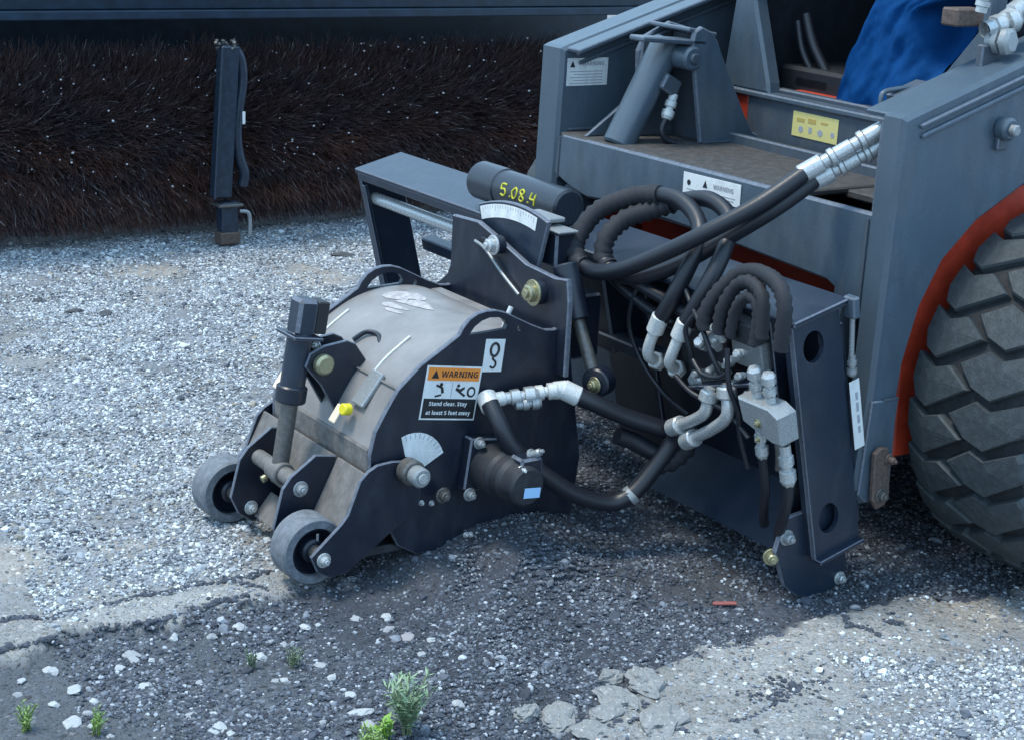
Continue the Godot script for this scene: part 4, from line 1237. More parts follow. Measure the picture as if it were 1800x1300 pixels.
func build_loader() -> void:
	var ld := thing("skid_steer_loader", "grey and red skid steer loader with lowered lift arms and big lugged tyres", "loader", V(1.6, 0, 0.02))
	# --- near lift arm
	var arm := [V2(0.83, 1.085), V2(0.845, 1.092), V2(1.188, 1.199), V2(2.45, 1.59), V2(2.52, 1.50), V2(2.45, 1.30), V2(1.90, 1.10), V2(1.5, 0.985), V2(1.246, 0.912), V2(1.106, 0.842), V2(1.009, 0.758), V2(0.953, 0.658), V2(0.919, 0.529), V2(0.909, 0.368), V2(0.915, 0.235), V2(0.885, 0.205), V2(0.835, 0.205), V2(0.806, 0.24), V2(0.822, 0.46)]
	for zz in [0.655, -0.615]:
		var a := part(Mb.new().prism(arm, at(0, 0, zz), 0.07 if zz > 0 else 0.10, 0.010), "lift_arm", M.grey, ld)
		var face: float = 0.6905 if zz > 0 else -0.5645
		var dir := V(1, 0.3115, 0).normalized()
		for k in [0.020, 0.043]:
			part(Mb.new().box(Transform3D(Basis(dir, V(-dir.y, dir.x, 0), V(0, 0, 1)), V(0.87, 1.092, face) + dir * 0.72 - V(-dir.y, dir.x, 0) * (0.005 + k)), V(1.44, 0.011, 0.018), 0.004), "pressed_rib", M.grey, a)
	var top := Transform3D(Basis(V(1, 0.3115, 0).normalized(), V(-0.3115, 1, 0).normalized(), V(0, 0, 1)), V(0.84, 1.088, 0.6) + V(1, 0.3115, 0).normalized() * 0.75)
	part(Mb.new().box(top * at(0, -0.004, 0.0), V(1.5, 0.012, 0.07), 0.003), "arm_top_cap", M.grey, ld)
	part(Mb.new().box(Transform3D(top.basis, V(top.origin.x, top.origin.y, -0.53)) * at(0, -0.004, 0.0), V(1.5, 0.012, 0.06), 0.003), "arm_top_cap", M.grey, ld)
	part(Mb.new().prism([V2(0.845, 1.07), V2(1.15, 1.165), V2(1.02, 0.80), V2(0.93, 0.70), V2(0.88, 0.55), V2(0.85, 0.48)], at(0, 0, 0.612), 0.012, 0.003), "arm_inner_plate", M.grey_lo, ld)
	part(Mb.new().prism([V2(0.812, 0.235), V2(0.823, 0.455), V2(0.908, 0.452), V2(0.906, 0.40), V2(0.912, 0.24), V2(0.885, 0.212), V2(0.837, 0.212)], at(0, 0, 0.693), 0.008, 0.003), "arm_toe_plate", M.grey, ld)
	var pb := part(Mb.new().cyl(V(1.141, 1.054, 0.688), V(1.141, 1.054, 0.722), 0.026, 0.006, 28), "pivot_boss", M.grey, ld)
	part(Mb.new().cyl(V(1.141, 1.054, 0.72), V(1.141, 1.054, 0.738), 0.014, 0.003, 6), "pivot_bolt", M.zinc_dull, pb)
	part(Mb.new().box(at(1.141, 1.02, 0.696), V(0.035, 0.03, 0.014), 0.003), "pivot_lock_plate", M.grey_lo, pb)
	# --- cross member between the arms
	part(Mb.new().prism([V2(-0.575, 0.745), V2(-0.567, 0.835), V2(-0.545, 0.858), V2(0.30, 0.866), V2(0.645, 0.868), V2(0.645, 0.62), V2(0.60, 0.625), V2(0.57, 0.645), V2(0.54, 0.675), V2(0.505, 0.69), V2(0.186, 0.705), V2(-0.056, 0.712), V2(-0.3, 0.715), V2(-0.42, 0.705), V2(-0.50, 0.72)], Transform3D(Basis(V(0, 0, 1), V(0, 1, 0), V(-1, 0, 0)), V(0.842, 0, 0)), 0.022, 0.006), "cross_member", M.grey, ld)
	part(Mb.new().box(at(1.02, 0.853, -0.11), V(0.37, 0.016, 0.90), 0.004), "cross_member_deck", M.deck, ld)
	part(Mb.new().box(at(0.90, 0.83, 0.46), V(0.10, 0.016, 0.25), 0.004), "cross_member_ledge", M.grey, ld)
	part(Mb.new().box(at(1.12, 0.845, 0.46), V(0.16, 0.02, 0.26), 0.004), "cross_member_ledge", M.deck, ld)
	part(Mb.new().box(at(1.0, 0.71, -0.0), V(0.30, 0.014, 1.1), 0.004), "cross_member_floor", M.grey_lo, ld)
	part(Mb.new().box(at(1.21, 0.80, -0.02), V(0.02, 0.175, 1.1), 0.004), "cross_member_back", M.grey_lo, ld)
	# --- cylinder bracket and tilt cylinder
	part(Mb.new().prism([V2(1.10, 0.862), V2(1.045, 1.13), V2(1.052, 1.16), V2(1.075, 1.172), V2(1.11, 1.158), V2(1.135, 1.13), V2(1.148, 1.103), V2(1.255, 0.925), V2(1.285, 0.885), V2(1.33, 0.862)], at(0, 0, -0.29), 0.018, 0.004), "cylinder_bracket", M.grey, ld)
	part(Mb.new().prism([V2(1.02, 0.862), V2(1.0, 1.09), V2(1.02, 1.13), V2(1.105, 1.168), V2(1.16, 1.155), V2(1.19, 1.10), V2(1.29, 0.862)], at(0, 0, -0.46), 0.018, 0.004), "cylinder_bracket", M.grey, ld)
	part(Mb.new().box(Transform3D(Basis(V(0, 0, 1), -0.06), V(0.985, 1.136, -0.312)), V(0.215, 0.014, 0.062), 0.004), "bracket_strap", M.grey, ld)
	part(Mb.new().box(Transform3D(Basis(V(0, 0, 1), -0.16), V(1.085, 1.157, -0.375)), V(0.10, 0.012, 0.172), 0.004), "bracket_cap", M.grey, ld)
	part(Mb.new().box(Transform3D(Basis(V(0, 0, 1), 0.12), V(1.125, 1.0, -0.375)), V(0.012, 0.29, 0.16), 0.003), "bracket_web", M.grey_lo, ld)
	part(Mb.new().prism([V2(0.855, 0.862), V2(1.02, 0.862), V2(1.02, 0.975), V2(0.987, 0.955)], at(0, 0, -0.475), 0.012, 0.003), "arm_gusset", M.grey, ld)
	part(Mb.new().prism([V2(1.0, 0.862), V2(1.0, 1.12), V2(1.10, 1.15), V2(1.10, 0.862)], at(0, 0, -0.44), 0.012, 0.003), "arm_gusset", M.grey_lo, ld)
	var c0 := V(1.035, 1.125, -0.372)
	var c1 := V(0.888, 0.85, -0.372)
	part(Mb.new().cyl(c0, c1, 0.043, 0.006, 28), "tilt_cylinder", M.grey, ld)
	part(Mb.new().cyl(V(1.045, 1.09, -0.44), V(1.045, 1.09, -0.27), 0.032, 0.006, 24), "cylinder_pin", M.grey, ld)
	part(Mb.new().cyl(V(1.045, 1.09, -0.275), V(1.045, 1.09, -0.262), 0.016, 0.003, 6), "pin_bolt", M.grey_lo, ld)
	part(Mb.new().box(Transform3D(Basis(V(0, 0, 1), deg_to_rad(-28)), V(1.015, 1.015, -0.335)), V(0.06, 0.045, 0.04), 0.005), "cylinder_port", M.grey_lo, ld)
	plug(V(1.03, 0.99, -0.325), V(-0.35, -0.9, 0.1), 0.016, 0.07, ld, M.white_sleeve)
	hose([V(1.005, 0.93, -0.318), V(0.99, 0.90, -0.315), V(1.0, 0.875, -0.31), V(1.03, 0.862, -0.30)], 0.009, "cylinder_hose", M.rubber, ld)
	for q in [[V(0.86, 0.866, -0.560), V(1.18, 0.866, -0.560)], [V(1.105, 0.864, -0.276), V(1.325, 0.864, -0.276)], [V(1.02, 0.862, -0.447), V(1.27, 0.862, -0.447)], [V(0.832, 0.850, -0.552), V(0.832, 0.735, -0.556)], [V(0.829, 0.855, 0.617), V(0.829, 0.64, 0.617)], [V(0.86, 0.452, 0.6935), V(0.906, 0.452, 0.6935)]]:
		part(Mb.new().tube([q[0], (q[0] + q[1]) * 0.5, q[1]], 0.0045, 8, 24, 0.0009, 0.006), "weld_bead", M.grey_lo, ld)
	# --- loader stickers
	var st := sticker("warning_sticker", V(0.917, 1.022, -0.5638), V(1, -0.0, 0), V(0, 1, 0), 0.138, 0.075, M.white, ld)
	var xf: Transform3D = st[1]
	words("WARNING", 0.015, xf * V(0.018, 0.022, 0.0012), xf.basis.x, xf.basis.y, M.ink_grey, st[0])
	shapes(st, [[V2(-0.060, 0.013), V2(-0.043, 0.013), V2(-0.0515, 0.030)]], M.ink, "alert_triangle")
	var lines := []
	for k in 5:
		lines.append([-0.004 + 0.006 * (k % 2), 0.001 - 0.008 * k, 0.11 - 0.014 * (k % 2), 0.0022])
	rects(st, lines, M.ink_grey, "text_lines")
	var s2 := sticker("warning_sticker", V(0.829, 0.822, 0.088), V(0, 0.02, 1), V(0, 1, 0), 0.215, 0.056, M.white, ld)
	xf = s2[1]
	words("WARNING", 0.015, xf * V(0.045, 0.008, 0.0012), xf.basis.x, xf.basis.y, M.ink_grey, s2[0])
	shapes(s2, [[V2(-0.032, 0.0), V2(-0.014, 0.0), V2(-0.023, 0.018)], ring2(-0.085, 0.004, 0.007, 0.007, 10)], M.ink, "alert_triangle")
	rects(s2, [[0.045, -0.010, 0.09, 0.002], [0.045, -0.017, 0.08, 0.002], [-0.07, -0.012, 0.045, 0.002]], M.ink_grey, "text_lines")
	# --- chassis
	part(Mb.new().box(at(1.13, 0.50, 0.02), V(0.03, 0.46, 1.10), 0.008), "chassis_front", M.red, ld)
	part(Mb.new().prism([V2(0.98, 0.28), V2(0.96, 0.62), V2(1.05, 0.80), V2(1.25, 0.98), V2(2.6, 0.98), V2(2.6, 0.28)], at(0, 0, 0.625), 0.02, 0.004), "chassis_side", M.red, ld)
	part(Mb.new().prism([V2(0.98, 0.28), V2(0.96, 0.62), V2(1.05, 0.80), V2(1.25, 0.98), V2(2.6, 0.98), V2(2.6, 0.28)], at(0, 0, -0.585), 0.02, 0.004), "chassis_side", M.red, ld)
	part(Mb.new().box(at(1.85, 0.32, 0.02), V(1.5, 0.16, 1.12), 0.01), "belly_pan", M.cab, ld)
	part(Mb.new().box(at(2.05, 0.70, 0.02), V(1.3, 0.5, 1.0), 0.01), "body_tub", M.cab, ld)
	part(Mb.new().box(at(2.75, 0.85, 0.02), V(0.7, 0.95, 1.1), 0.03), "engine_cover", M.red, ld)
	# quick attach carrier behind the planer frame
	part(Mb.new().box(Transform3D(Basis(V(0, 0, 1), deg_to_rad(14.5)), V(0.80, 0.40, 0.02)), V(0.05, 0.48, 1.05), 0.006), "attach_carrier", M.grey_lo, ld)
	part(Mb.new().prism([V2(0.79, 0.25), V2(0.83, 0.70), V2(0.92, 0.72), V2(0.90, 0.24)], at(0, 0, 0.55), 0.03, 0.004), "carrier_lug", M.grey_lo, ld)
	part(Mb.new().prism([V2(0.79, 0.25), V2(0.83, 0.70), V2(0.92, 0.72), V2(0.90, 0.24)], at(0, 0, -0.48), 0.03, 0.004), "carrier_lug", M.grey_lo, ld)
	var lt := part(Mb.new().prism([V2(0.832, 0.335), V2(0.85, 0.348), V2(0.872, 0.345), V2(0.882, 0.325), V2(0.894, 0.235), V2(0.883, 0.205), V2(0.858, 0.198), V2(0.84, 0.222)], at(0, 0, 0.709), 0.014, 0.003), "latch_lever", M.rust, ld)
	bolt(V(0.876, 0.318, 0.716), V(0, 0, 1), 0.009, 0.02, M.rust, lt)
	bolt(V(0.866, 0.232, 0.716), V(0, 0, 1), 0.013, 0.014, M.steel, lt)
	part(Mb.new().cyl(V(0.738, 0.57, 0.70), V(0.728, 0.66, 0.70), 0.006, 0.001, 10), "latch_link", M.zinc_dull, ld)
	part(Mb.new().box(Transform3D(Basis(V(0, 0, 1), deg_to_rad(10)), V(0.722, 0.685, 0.70)), V(0.02, 0.05, 0.035), 0.004), "latch_handle", M.grey, ld)
	plug(V(0.742, 0.575, 0.697), V(0.15, -1, 0), 0.011, 0.05, ld, M.zinc_dull)
	part(Mb.new().box(Transform3D(Basis(V(0, 0, 1), deg_to_rad(14.5)), V(0.772, 0.40, 0.668)), V(0.03, 0.50, 0.02), 0.003), "latch_guard", M.frame, ld)
	var ls := sticker("vertical_sticker", V(0.775, 0.434, 0.7), V(cos(0.253), sin(0.253), 0), V(-sin(0.253), cos(0.253), 0), 0.030, 0.168, M.white, ld)
	rects(ls, [[0.003, 0.045, 0.007, 0.018], [0.003, 0.018, 0.007, 0.022], [0.003, -0.012, 0.007, 0.02], [0.003, -0.038, 0.007, 0.016]], M.ink_grey, "text_lines")
	# --- cab
	part(Mb.new().box(at(1.31, 0.91, 0.05), V(0.02, 0.145, 0.76), 0.004), "cab_sill_panel", M.grey_lo, ld)
	part(Mb.new().box(at(1.315, 0.986, 0.01), V(0.05, 0.016, 0.85), 0.004), "cab_sill_cap", M.grey, ld)
	part(Mb.new().box(at(1.312, 0.91, -0.368), V(0.02, 0.14, 0.074), 0.004), "cab_corner", M.red, ld)
	part(Mb.new().box(at(1.36, 0.995, 0.02), V(0.03, 0.02, 0.80), 0.004), "door_track", M.grey_lo, ld)
	for k in 4:
		part(Mb.new().box(at(1.335, 1.0, 0.10 + 0.045 * k), V(0.03, 0.016, 0.02), 0.003), "door_clip", M.grey_lo, ld)
	part(Mb.new().box(at(1.42, 0.985, -0.10), V(0.04, 0.03, 0.32), 0.005), "floor_edge", M.red, ld)
	part(Mb.new().box(at(1.44, 1.02, -0.10), V(0.012, 0.012, 0.50), 0.003), "floor_rail", M.grey_lo, ld)
	var ys := sticker("caution_sticker", V(1.2988, 0.931, -0.058), V(0, 0.0, 1), V(0, 1, 0), 0.172, 0.066, M.yellow, ld)
	rects(ys, [[-0.055, 0.012, 0.03, 0.010], [-0.012, 0.014, 0.03, 0.012], [0.035, 0.015, 0.026, 0.006]], M.ink_ochre, "print")
	shapes(ys, [ring2(-0.052, -0.012, 0.009, 0.009), [V2(-0.022, -0.018), V2(-0.010, -0.018), V2(-0.010, -0.002), V2(-0.022, -0.002)], ring2(0.022, -0.012, 0.010, 0.009), ring2(0.068, -0.010, 0.008, 0.008, 6)], M.ink_grey, "symbol")
	for s in [[-0.455, -0.255, -0.425, -0.342, -0.405, -0.36]]:
		part(Mb.new().prism([V2(s[0], 0.99), V2(s[1], 0.99), V2(s[1] - 0.006, 1.02), V2(s[3], 1.235), V2(s[5], 1.6), V2(s[4], 1.6), V2(s[2], 1.235)], Transform3D(Basis(V(0, 0, 1), V(0, 1, 0), V(-1, 0, 0)), V(1.33, 0, 0)), 0.05, 0.008), "cab_post", M.grey, ld)
	part(Mb.new().prism([V2(0.30, 0.99), V2(0.50, 0.99), V2(0.52, 1.25), V2(0.53, 1.6), V2(0.485, 1.6), V2(0.478, 1.24), V2(0.385, 1.125)], Transform3D(Basis(V(0, 0, 1), V(0, 1, 0), V(-1, 0, 0)), V(1.29, 0, 0)), 0.05, 0.008), "cab_post", M.grey, ld)
	for zz in [-0.38, 0.50]:
		part(Mb.new().box(at(1.33, 1.80, zz), V(0.05, 0.42, 0.05), 0.006), "cab_post", M.cab, ld)
		part(Mb.new().box(at(1.95, 1.35, zz), V(1.2, 0.9, 0.02), 0.004), "cab_side_panel", M.cab, ld)
	part(Mb.new().box(at(2.0, 1.35, 0.06), V(0.03, 1.3, 0.86), 0.006), "cab_back_panel", M.cab, ld)
	part(Mb.new().box(at(1.7, 2.0, 0.06), V(0.9, 0.05, 0.98), 0.01), "cab_roof", M.cab, ld)
	part(Mb.new().box(Transform3D(Basis(V(1, 0, 0), 0.13), V(1.96, 1.06, -0.15)), V(0.02, 0.012, 0.5), 0.003), "panel_seam", M.grey_lo, ld)
	part(Mb.new().box(at(1.65, 1.0, -0.12), V(0.45, 0.12, 0.46), 0.01), "seat_box", M.cab, ld)
	part(Mb.new().tube([V(1.46, 1.20, -0.30), V(1.46, 1.12, -0.26), V(1.47, 1.04, -0.20)], 0.014, 10), "grab_handle", M.rubber, ld)
	part(Mb.new().tube([V(1.45, 1.18, -0.32), V(1.45, 1.10, -0.29), V(1.46, 1.03, -0.24)], 0.010, 10), "grab_handle", M.rubber, ld)
	part(Mb.new().box(at(1.45, 1.02, -0.22), V(0.05, 0.03, 0.13), 0.004), "handle_foot", M.grey_lo, ld)
	# couplers on the arm top
	var cpl := part(Mb.new().box(at(1.13, 1.285, 0.55), V(0.09, 0.04, 0.05), 0.004), "coupler_bracket", M.rust, ld)
	plug(V(1.15, 1.26, 0.60), V(0.9, 0.25, 0.1), 0.026, 0.10, ld, M.zinc)
	plug(V(1.17, 1.235, 0.60), V(0.2, 0.1, 1.0), 0.030, 0.06, ld, M.zinc_dull)
	plug(V(1.20, 1.28, 0.60), V(1.0, 0.5, 0.0), 0.022, 0.14, ld, M.zinc)
	plug(V(1.13, 1.30, 0.60), V(0.1, 1.0, 0.1), 0.018, 0.05, ld, M.zinc)
	part(Mb.new().box(at(1.16, 1.20, 0.61), V(0.06, 0.06, 0.02), 0.004), "coupler_bracket", M.grey_lo, ld)
	# hinge bits on the inner edge of the near arm
	part(Mb.new().box(Transform3D(Basis(V(0, 0, 1), 0.3), V(0.99, 1.12, 0.545)), V(0.10, 0.02, 0.05), 0.004), "hose_guide", M.grey_lo, ld)
	part(Mb.new().tube([V(0.91, 1.07, 0.545), V(0.91, 1.115, 0.54), V(0.95, 1.125, 0.54), V(1.02, 1.13, 0.545)], 0.006, 8), "hose_guide", M.grey, ld)
	# --- wheels
	make_wheel(ld, V(1.385, 0.44, 0.846), 0.683, 1.011, 1.0)
	make_wheel(ld, V(1.385, 0.44, -0.806), -0.971, -0.643, -1.0)
	make_wheel(ld, V(2.45, 0.44, 0.846), 0.683, 1.011, 1.0)
	make_wheel(ld, V(2.45, 0.44, -0.806), -0.971, -0.643, -1.0)

func build_tarp() -> void:
	# a crumpled blue sheet hung over the seat: a cloth surface with folds, both sides closed by a small thickness
	var mb := Mb.new()
	var nu := 40
	var nv := 34
	var grid := []
	var nz := FastNoiseLite.new()
	nz.seed = 31
	nz.frequency = 0.6
	for j in nv:
		for i in nu:
			var u := float(i) / (nu - 1)
			var w := float(j) / (nv - 1)
			var l := lerpf(-0.06, 0.09, w)
			var r := lerpf(0.235, 0.30, w / 0.57) if w < 0.57 else lerpf(0.30, 0.50, smoothstep(0.57, 0.72, w))
			var z := lerpf(l, r, u)
			var y := lerpf(0.992, 1.45, w)
			var fold := 0.016 * sin(u * 7.0 + w * 1.4 + 0.6) * (0.3 + 0.7 * u) + 0.004 * sin(u * 17.0 - w * 3.0)
			var x := 1.36 + fold + 0.04 * w * w + 0.10 * smoothstep(0.45, 0.9, u) * smoothstep(0.15, 0.5, w) * smoothstep(0.9, 0.55, w) + 0.03 * nz.get_noise_2d(u * 4.0, w * 4.0)
			grid.append(V(x, y, z))
	for side in [1.0, -1.0]:
		var base := mb.v.size()
		for j in nv:
			for i in nu:
				var du: Vector3 = grid[j * nu + mini(i + 1, nu - 1)] - grid[j * nu + maxi(i - 1, 0)]
				var dv: Vector3 = grid[mini(j + 1, nv - 1) * nu + i] - grid[maxi(j - 1, 0) * nu + i]
				var nn: Vector3 = du.cross(dv).normalized() * side
				mb.p(grid[j * nu + i] + nn * 0.001, nn)
		for j in nv - 1:
			for i in nu - 1:
				var q := base + j * nu + i
				if side > 0:
					mb.ix.append_array([q, q + nu, q + 1, q + 1, q + nu, q + nu + 1])
				else:
					mb.ix.append_array([q, q + 1, q + nu, q + 1, q + nu + 1, q + nu])
	single(mb, "blue_tarp", M.tarp, "crumpled blue tarp hanging in the open loader cab", "tarp", V(1.345, 1.0, 0.2))

# ---------------------------------------------------------------- sweeper broom
func build_broom() -> void:
	var br := thing("sweeper_broom", "dark sweeper broom attachment with brown bristles under a steel hood", "broom", V(1.3, 0, -3.5))
	var x0 := -0.55
	var x1 := 3.6
	var xm := (x0 + x1) / 2
	var xl := x1 - x0
	var h := part(Mb.new().box(at(xm, 0.917, -3.085), V(xl, 0.034, 0.05), 0.004), "hood_lip", M.broom_steel, br)
	part(Mb.new().box(at(xm, 0.975, -3.105), V(xl, 0.08, 0.03), 0.004), "hood_front", M.broom_steel, br)
	part(Mb.new().box(at(xm, 1.02, -3.09), V(xl, 0.022, 0.06), 0.005), "hood_ridge", M.broom_steel, br)
	part(Mb.new().box(Transform3D(Basis(V(1, 0, 0), -0.10), V(xm, 1.05, -3.55)), V(xl, 0.014, 0.90), 0.003), "hood_top", M.broom_steel, br)
	part(Mb.new().box(at(xm, 0.75, -4.0), V(xl, 0.6, 0.014), 0.003), "hood_back", M.broom_steel, br)
	part(Mb.new().cyl(V(x0, 0.40, -3.52), V(x1, 0.40, -3.52), 0.14, 0.01, 24), "brush_core", M.cab, br)
	part(Mb.new().cyl(V(x0 + 0.02, 0.40, -3.52), V(x1 - 0.02, 0.40, -3.52), 0.30, 0.01, 24), "brush_body", plain(lin(0.035, 0.026, 0.028), 1.0), br)
	# bristles: one tapering strand, many copies, radial from the core
	var sm := Mb.new()
	var steps := 4
	var rings := []
	for k in steps + 1:
		var t := float(k) / steps
		var c := V(0.05 * t * t, t, 0.06 * t * t * t)
		var r := 0.0075 * (1.0 - 0.75 * t)
		var ring := []
		for s in 3:
			ring.append(c + V(cos(TAU * s / 3) * r, 0, sin(TAU * s / 3) * r))
		rings.append(ring)
	for k in steps:
		for s in 3:
			var a: Vector3 = rings[k][s]
			var b: Vector3 = rings[k][(s + 1) % 3]
			var c: Vector3 = rings[k + 1][(s + 1) % 3]
			var d: Vector3 = rings[k + 1][s]
			sm.face([a, b, c, d], (a + b) * 0.5 - V((rings[k][0].x + rings[k][1].x + rings[k][2].x) / 3, a.y, (rings[k][0].z + rings[k][1].z + rings[k][2].z) / 3))
	var strand := sm.mesh()
	rng.seed = 77
	var count := 60000
	var buf := PackedFloat32Array()
	buf.resize(count * 16)
	var cn := FastNoiseLite.new()
	cn.seed = 9
	cn.frequency = 1.6
	for i in count:
		var x := rng.randf_range(-0.3, 3.4)
		var th := rng.randf_range(-72.0, 70.0)
		var clump := cn.get_noise_2d(x * 3.0, th * 0.06)
		var a := deg_to_rad(th + clump * 16.0)
		var root := V(x, 0.40 + sin(a) * 0.22, -3.52 + cos(a) * 0.22)
		var dir := V(rng.randf_range(-0.45, 0.45) + cn.get_noise_2d(x * 5.0 + 50.0, th * 0.11) * 0.5, sin(a) + rng.randf_range(-0.2, 0.2), cos(a) * 1.05 + rng.randf_range(-0.15, 0.15)).normalized()
		var l := rng.randf_range(0.165, 0.205) + 0.02 * clump
		if th < -38.0:
			l = minf(l * 1.25, (root.y - 0.004) / maxf(0.2, -dir.y))
			dir = (dir + V(0, 0, 0.35)).normalized()
		var side := dir.cross(V(rng.randf_range(-1, 1), rng.randf_range(-1, 1), rng.randf_range(-1, 1))).normalized()
		var oth := side.cross(dir).normalized()
		var ws := rng.randf_range(0.22, 0.42)
		var bx := side * ws * (1.0 if rng.randf() < 0.5 else -1.0)
		var bz := oth * ws
		var by := dir * l
		var t := rng.randf()
		var red := clampf(0.5 + 1.6 * cn.get_noise_2d(x * 1.6 + 20.0, th * 0.03), 0.0, 1.0)
		var col := Color(0.066, 0.050, 0.056).lerp(Color(0.15, 0.066, 0.045), red * (0.8 if th < 5.0 else 0.35))
		col = col * rng.randf_range(0.5, 1.7)
		if t < 0.03:
			col = Color(0.34, 0.30, 0.30)
		var o := i * 16
		buf[o] = bx.x
		buf[o + 1] = by.x
		buf[o + 2] = bz.x
		buf[o + 3] = root.x - 1.3
		buf[o + 4] = bx.y
		buf[o + 5] = by.y
		buf[o + 6] = bz.y
		buf[o + 7] = root.y
		buf[o + 8] = bx.z
		buf[o + 9] = by.z
		buf[o + 10] = bz.z
		buf[o + 11] = root.z + 3.5
		buf[o + 12] = col.r
		buf[o + 13] = col.g
		buf[o + 14] = col.b
		buf[o + 15] = 1.0
	var mm := MultiMesh.new()
	mm.transform_format = MultiMesh.TRANSFORM_3D
	mm.use_colors = true
	mm.mesh = strand
	mm.instance_count = count
	mm.buffer = buf
	var bi := MultiMeshInstance3D.new()
	bi.name = "bristles"
	bi.multimesh = mm
	var m := StandardMaterial3D.new()
	m.vertex_color_use_as_albedo = true
	m.roughness = 0.5
	bi.material_override = m
	br.add_child(bi)
	bi.set_meta("kind", "stuff")
	# grit caught in the bristles
	var gm := MultiMesh.new()
	gm.transform_format = MultiMesh.TRANSFORM_3D
	gm.mesh = stone_mesh(4, 0.8, 0.3, 0)
	gm.instance_count = 300
	for i in 300:
		var x := rng.randf_range(-0.2, 2.7)
		var th := deg_to_rad(rng.randf_range(-40.0, 68.0))
		var r := 0.40 + rng.randf_range(0.0, 0.025)
		var s := 0.0022 + 0.005 * pow(rng.randf(), 3.0)
		gm.set_instance_transform(i, Transform3D(Basis.from_euler(V(rng.randf() * 6, rng.randf() * 6, 0)).scaled(V(s, s * 0.8, s)), V(x - 1.3, 0.40 + sin(th) * r, -0.02 + cos(th) * r)))
	var gi_ := MultiMeshInstance3D.new()
	gi_.name = "caught_grit"
	gi_.multimesh = gm
	gi_.material_override = plain(lin(0.55, 0.53, 0.55), 0.8)
	br.add_child(gi_)
	gi_.set_meta("kind", "stuff")
	# parking stand in front of the bristles
	part(Mb.new().box(Transform3D(Basis(V(0, 0, 1), deg_to_rad(-3.0)), V(1.005, 0.50, -3.04)), V(0.076, 0.60, 0.055), 0.006), "stand_tube", M.post, br)
	part(Mb.new().box(Transform3D(Basis(V(0, 0, 1), deg_to_rad(-3.0)), V(0.962, 0.50, -3.0)), V(0.012, 0.60, 0.012), 0.003), "stand_edge", M.post, br)
	part(Mb.new().box(at(1.018, 0.17, -3.04), V(0.105, 0.012, 0.085), 0.003), "stand_collar", M.steel, br)
	part(Mb.new().box(at(1.02, 0.115, -3.04), V(0.072, 0.13, 0.055), 0.004), "stand_leg", M.post, br)
	part(Mb.new().box(at(1.02, 0.035, -3.04), V(0.085, 0.05, 0.07), 0.005), "stand_foot", M.rust, br)
	part(Mb.new().tube([V(1.05, 0.785, -3.045), V(1.075, 0.74, -3.045), V(1.083, 0.66, -3.045), V(1.068, 0.55, -3.045), V(1.06, 0.45, -3.045), V(1.072, 0.36, -3.045), V(1.095, 0.29, -3.045), V(1.09, 0.24, -3.05)], 0.021, 10), "stand_hose", M.post, br)
	part(Mb.new().tube([V(1.06, 0.145, -3.01), V(1.09, 0.14, -3.0), V(1.10, 0.11, -3.0), V(1.10, 0.05, -3.0)], 0.008, 8), "stand_pin", M.zinc_dull, br)
	var cap := Mb.new()
	for i in 26:
		var cx := rng.randf_range(0.955, 1.055)
		var cy := rng.randf_range(0.785, 0.82)
		var q := rng.randf_range(0.006, 0.014)
		cap.box(Transform3D(Basis.from_euler(V(rng.randf(), rng.randf(), rng.randf())), V(cx, cy, -3.04 + rng.randf_range(-0.03, 0.03))), V(q, q, q), 0.002)
	part(cap, "stand_top_dirt", M.steel, br).set_meta("kind", "stuff")
	part(Mb.new().box(at(1.07, 0.52, -3.002), V(0.012, 0.05, 0.006), 0.002), "paint_chip", M.white, br)

# ---------------------------------------------------------------- small things on the ground
func loose_stone(called: String, x: float, z: float, r: Vector3, c: Color, seed_: int, label: String, category: String, group: String, turn := 0.0) -> void:
	var o := MeshInstance3D.new()
	o.name = numbered(called)
	o.mesh = stone_mesh(seed_, 0.8, 0.34, 6, true) if called == "pavement_lump" else stone_mesh(seed_, 0.7, 0.34, 2)
	o.material_override = paint(c, 0.95, 0.0, 0.1 if called == "pavement_lump" else 2.0, T_pebble if called == "pavement_lump" else T_fine, 0.0)
	var y := gh(x, z)
	o.transform = Transform3D(Basis(V(0, 1, 0), turn).rotated(V(1, 0, 0), 0.1).scaled_local(r), V(x, y + r.y * 0.25, z))
	add_child(o)
	tag(o, label, category, group)

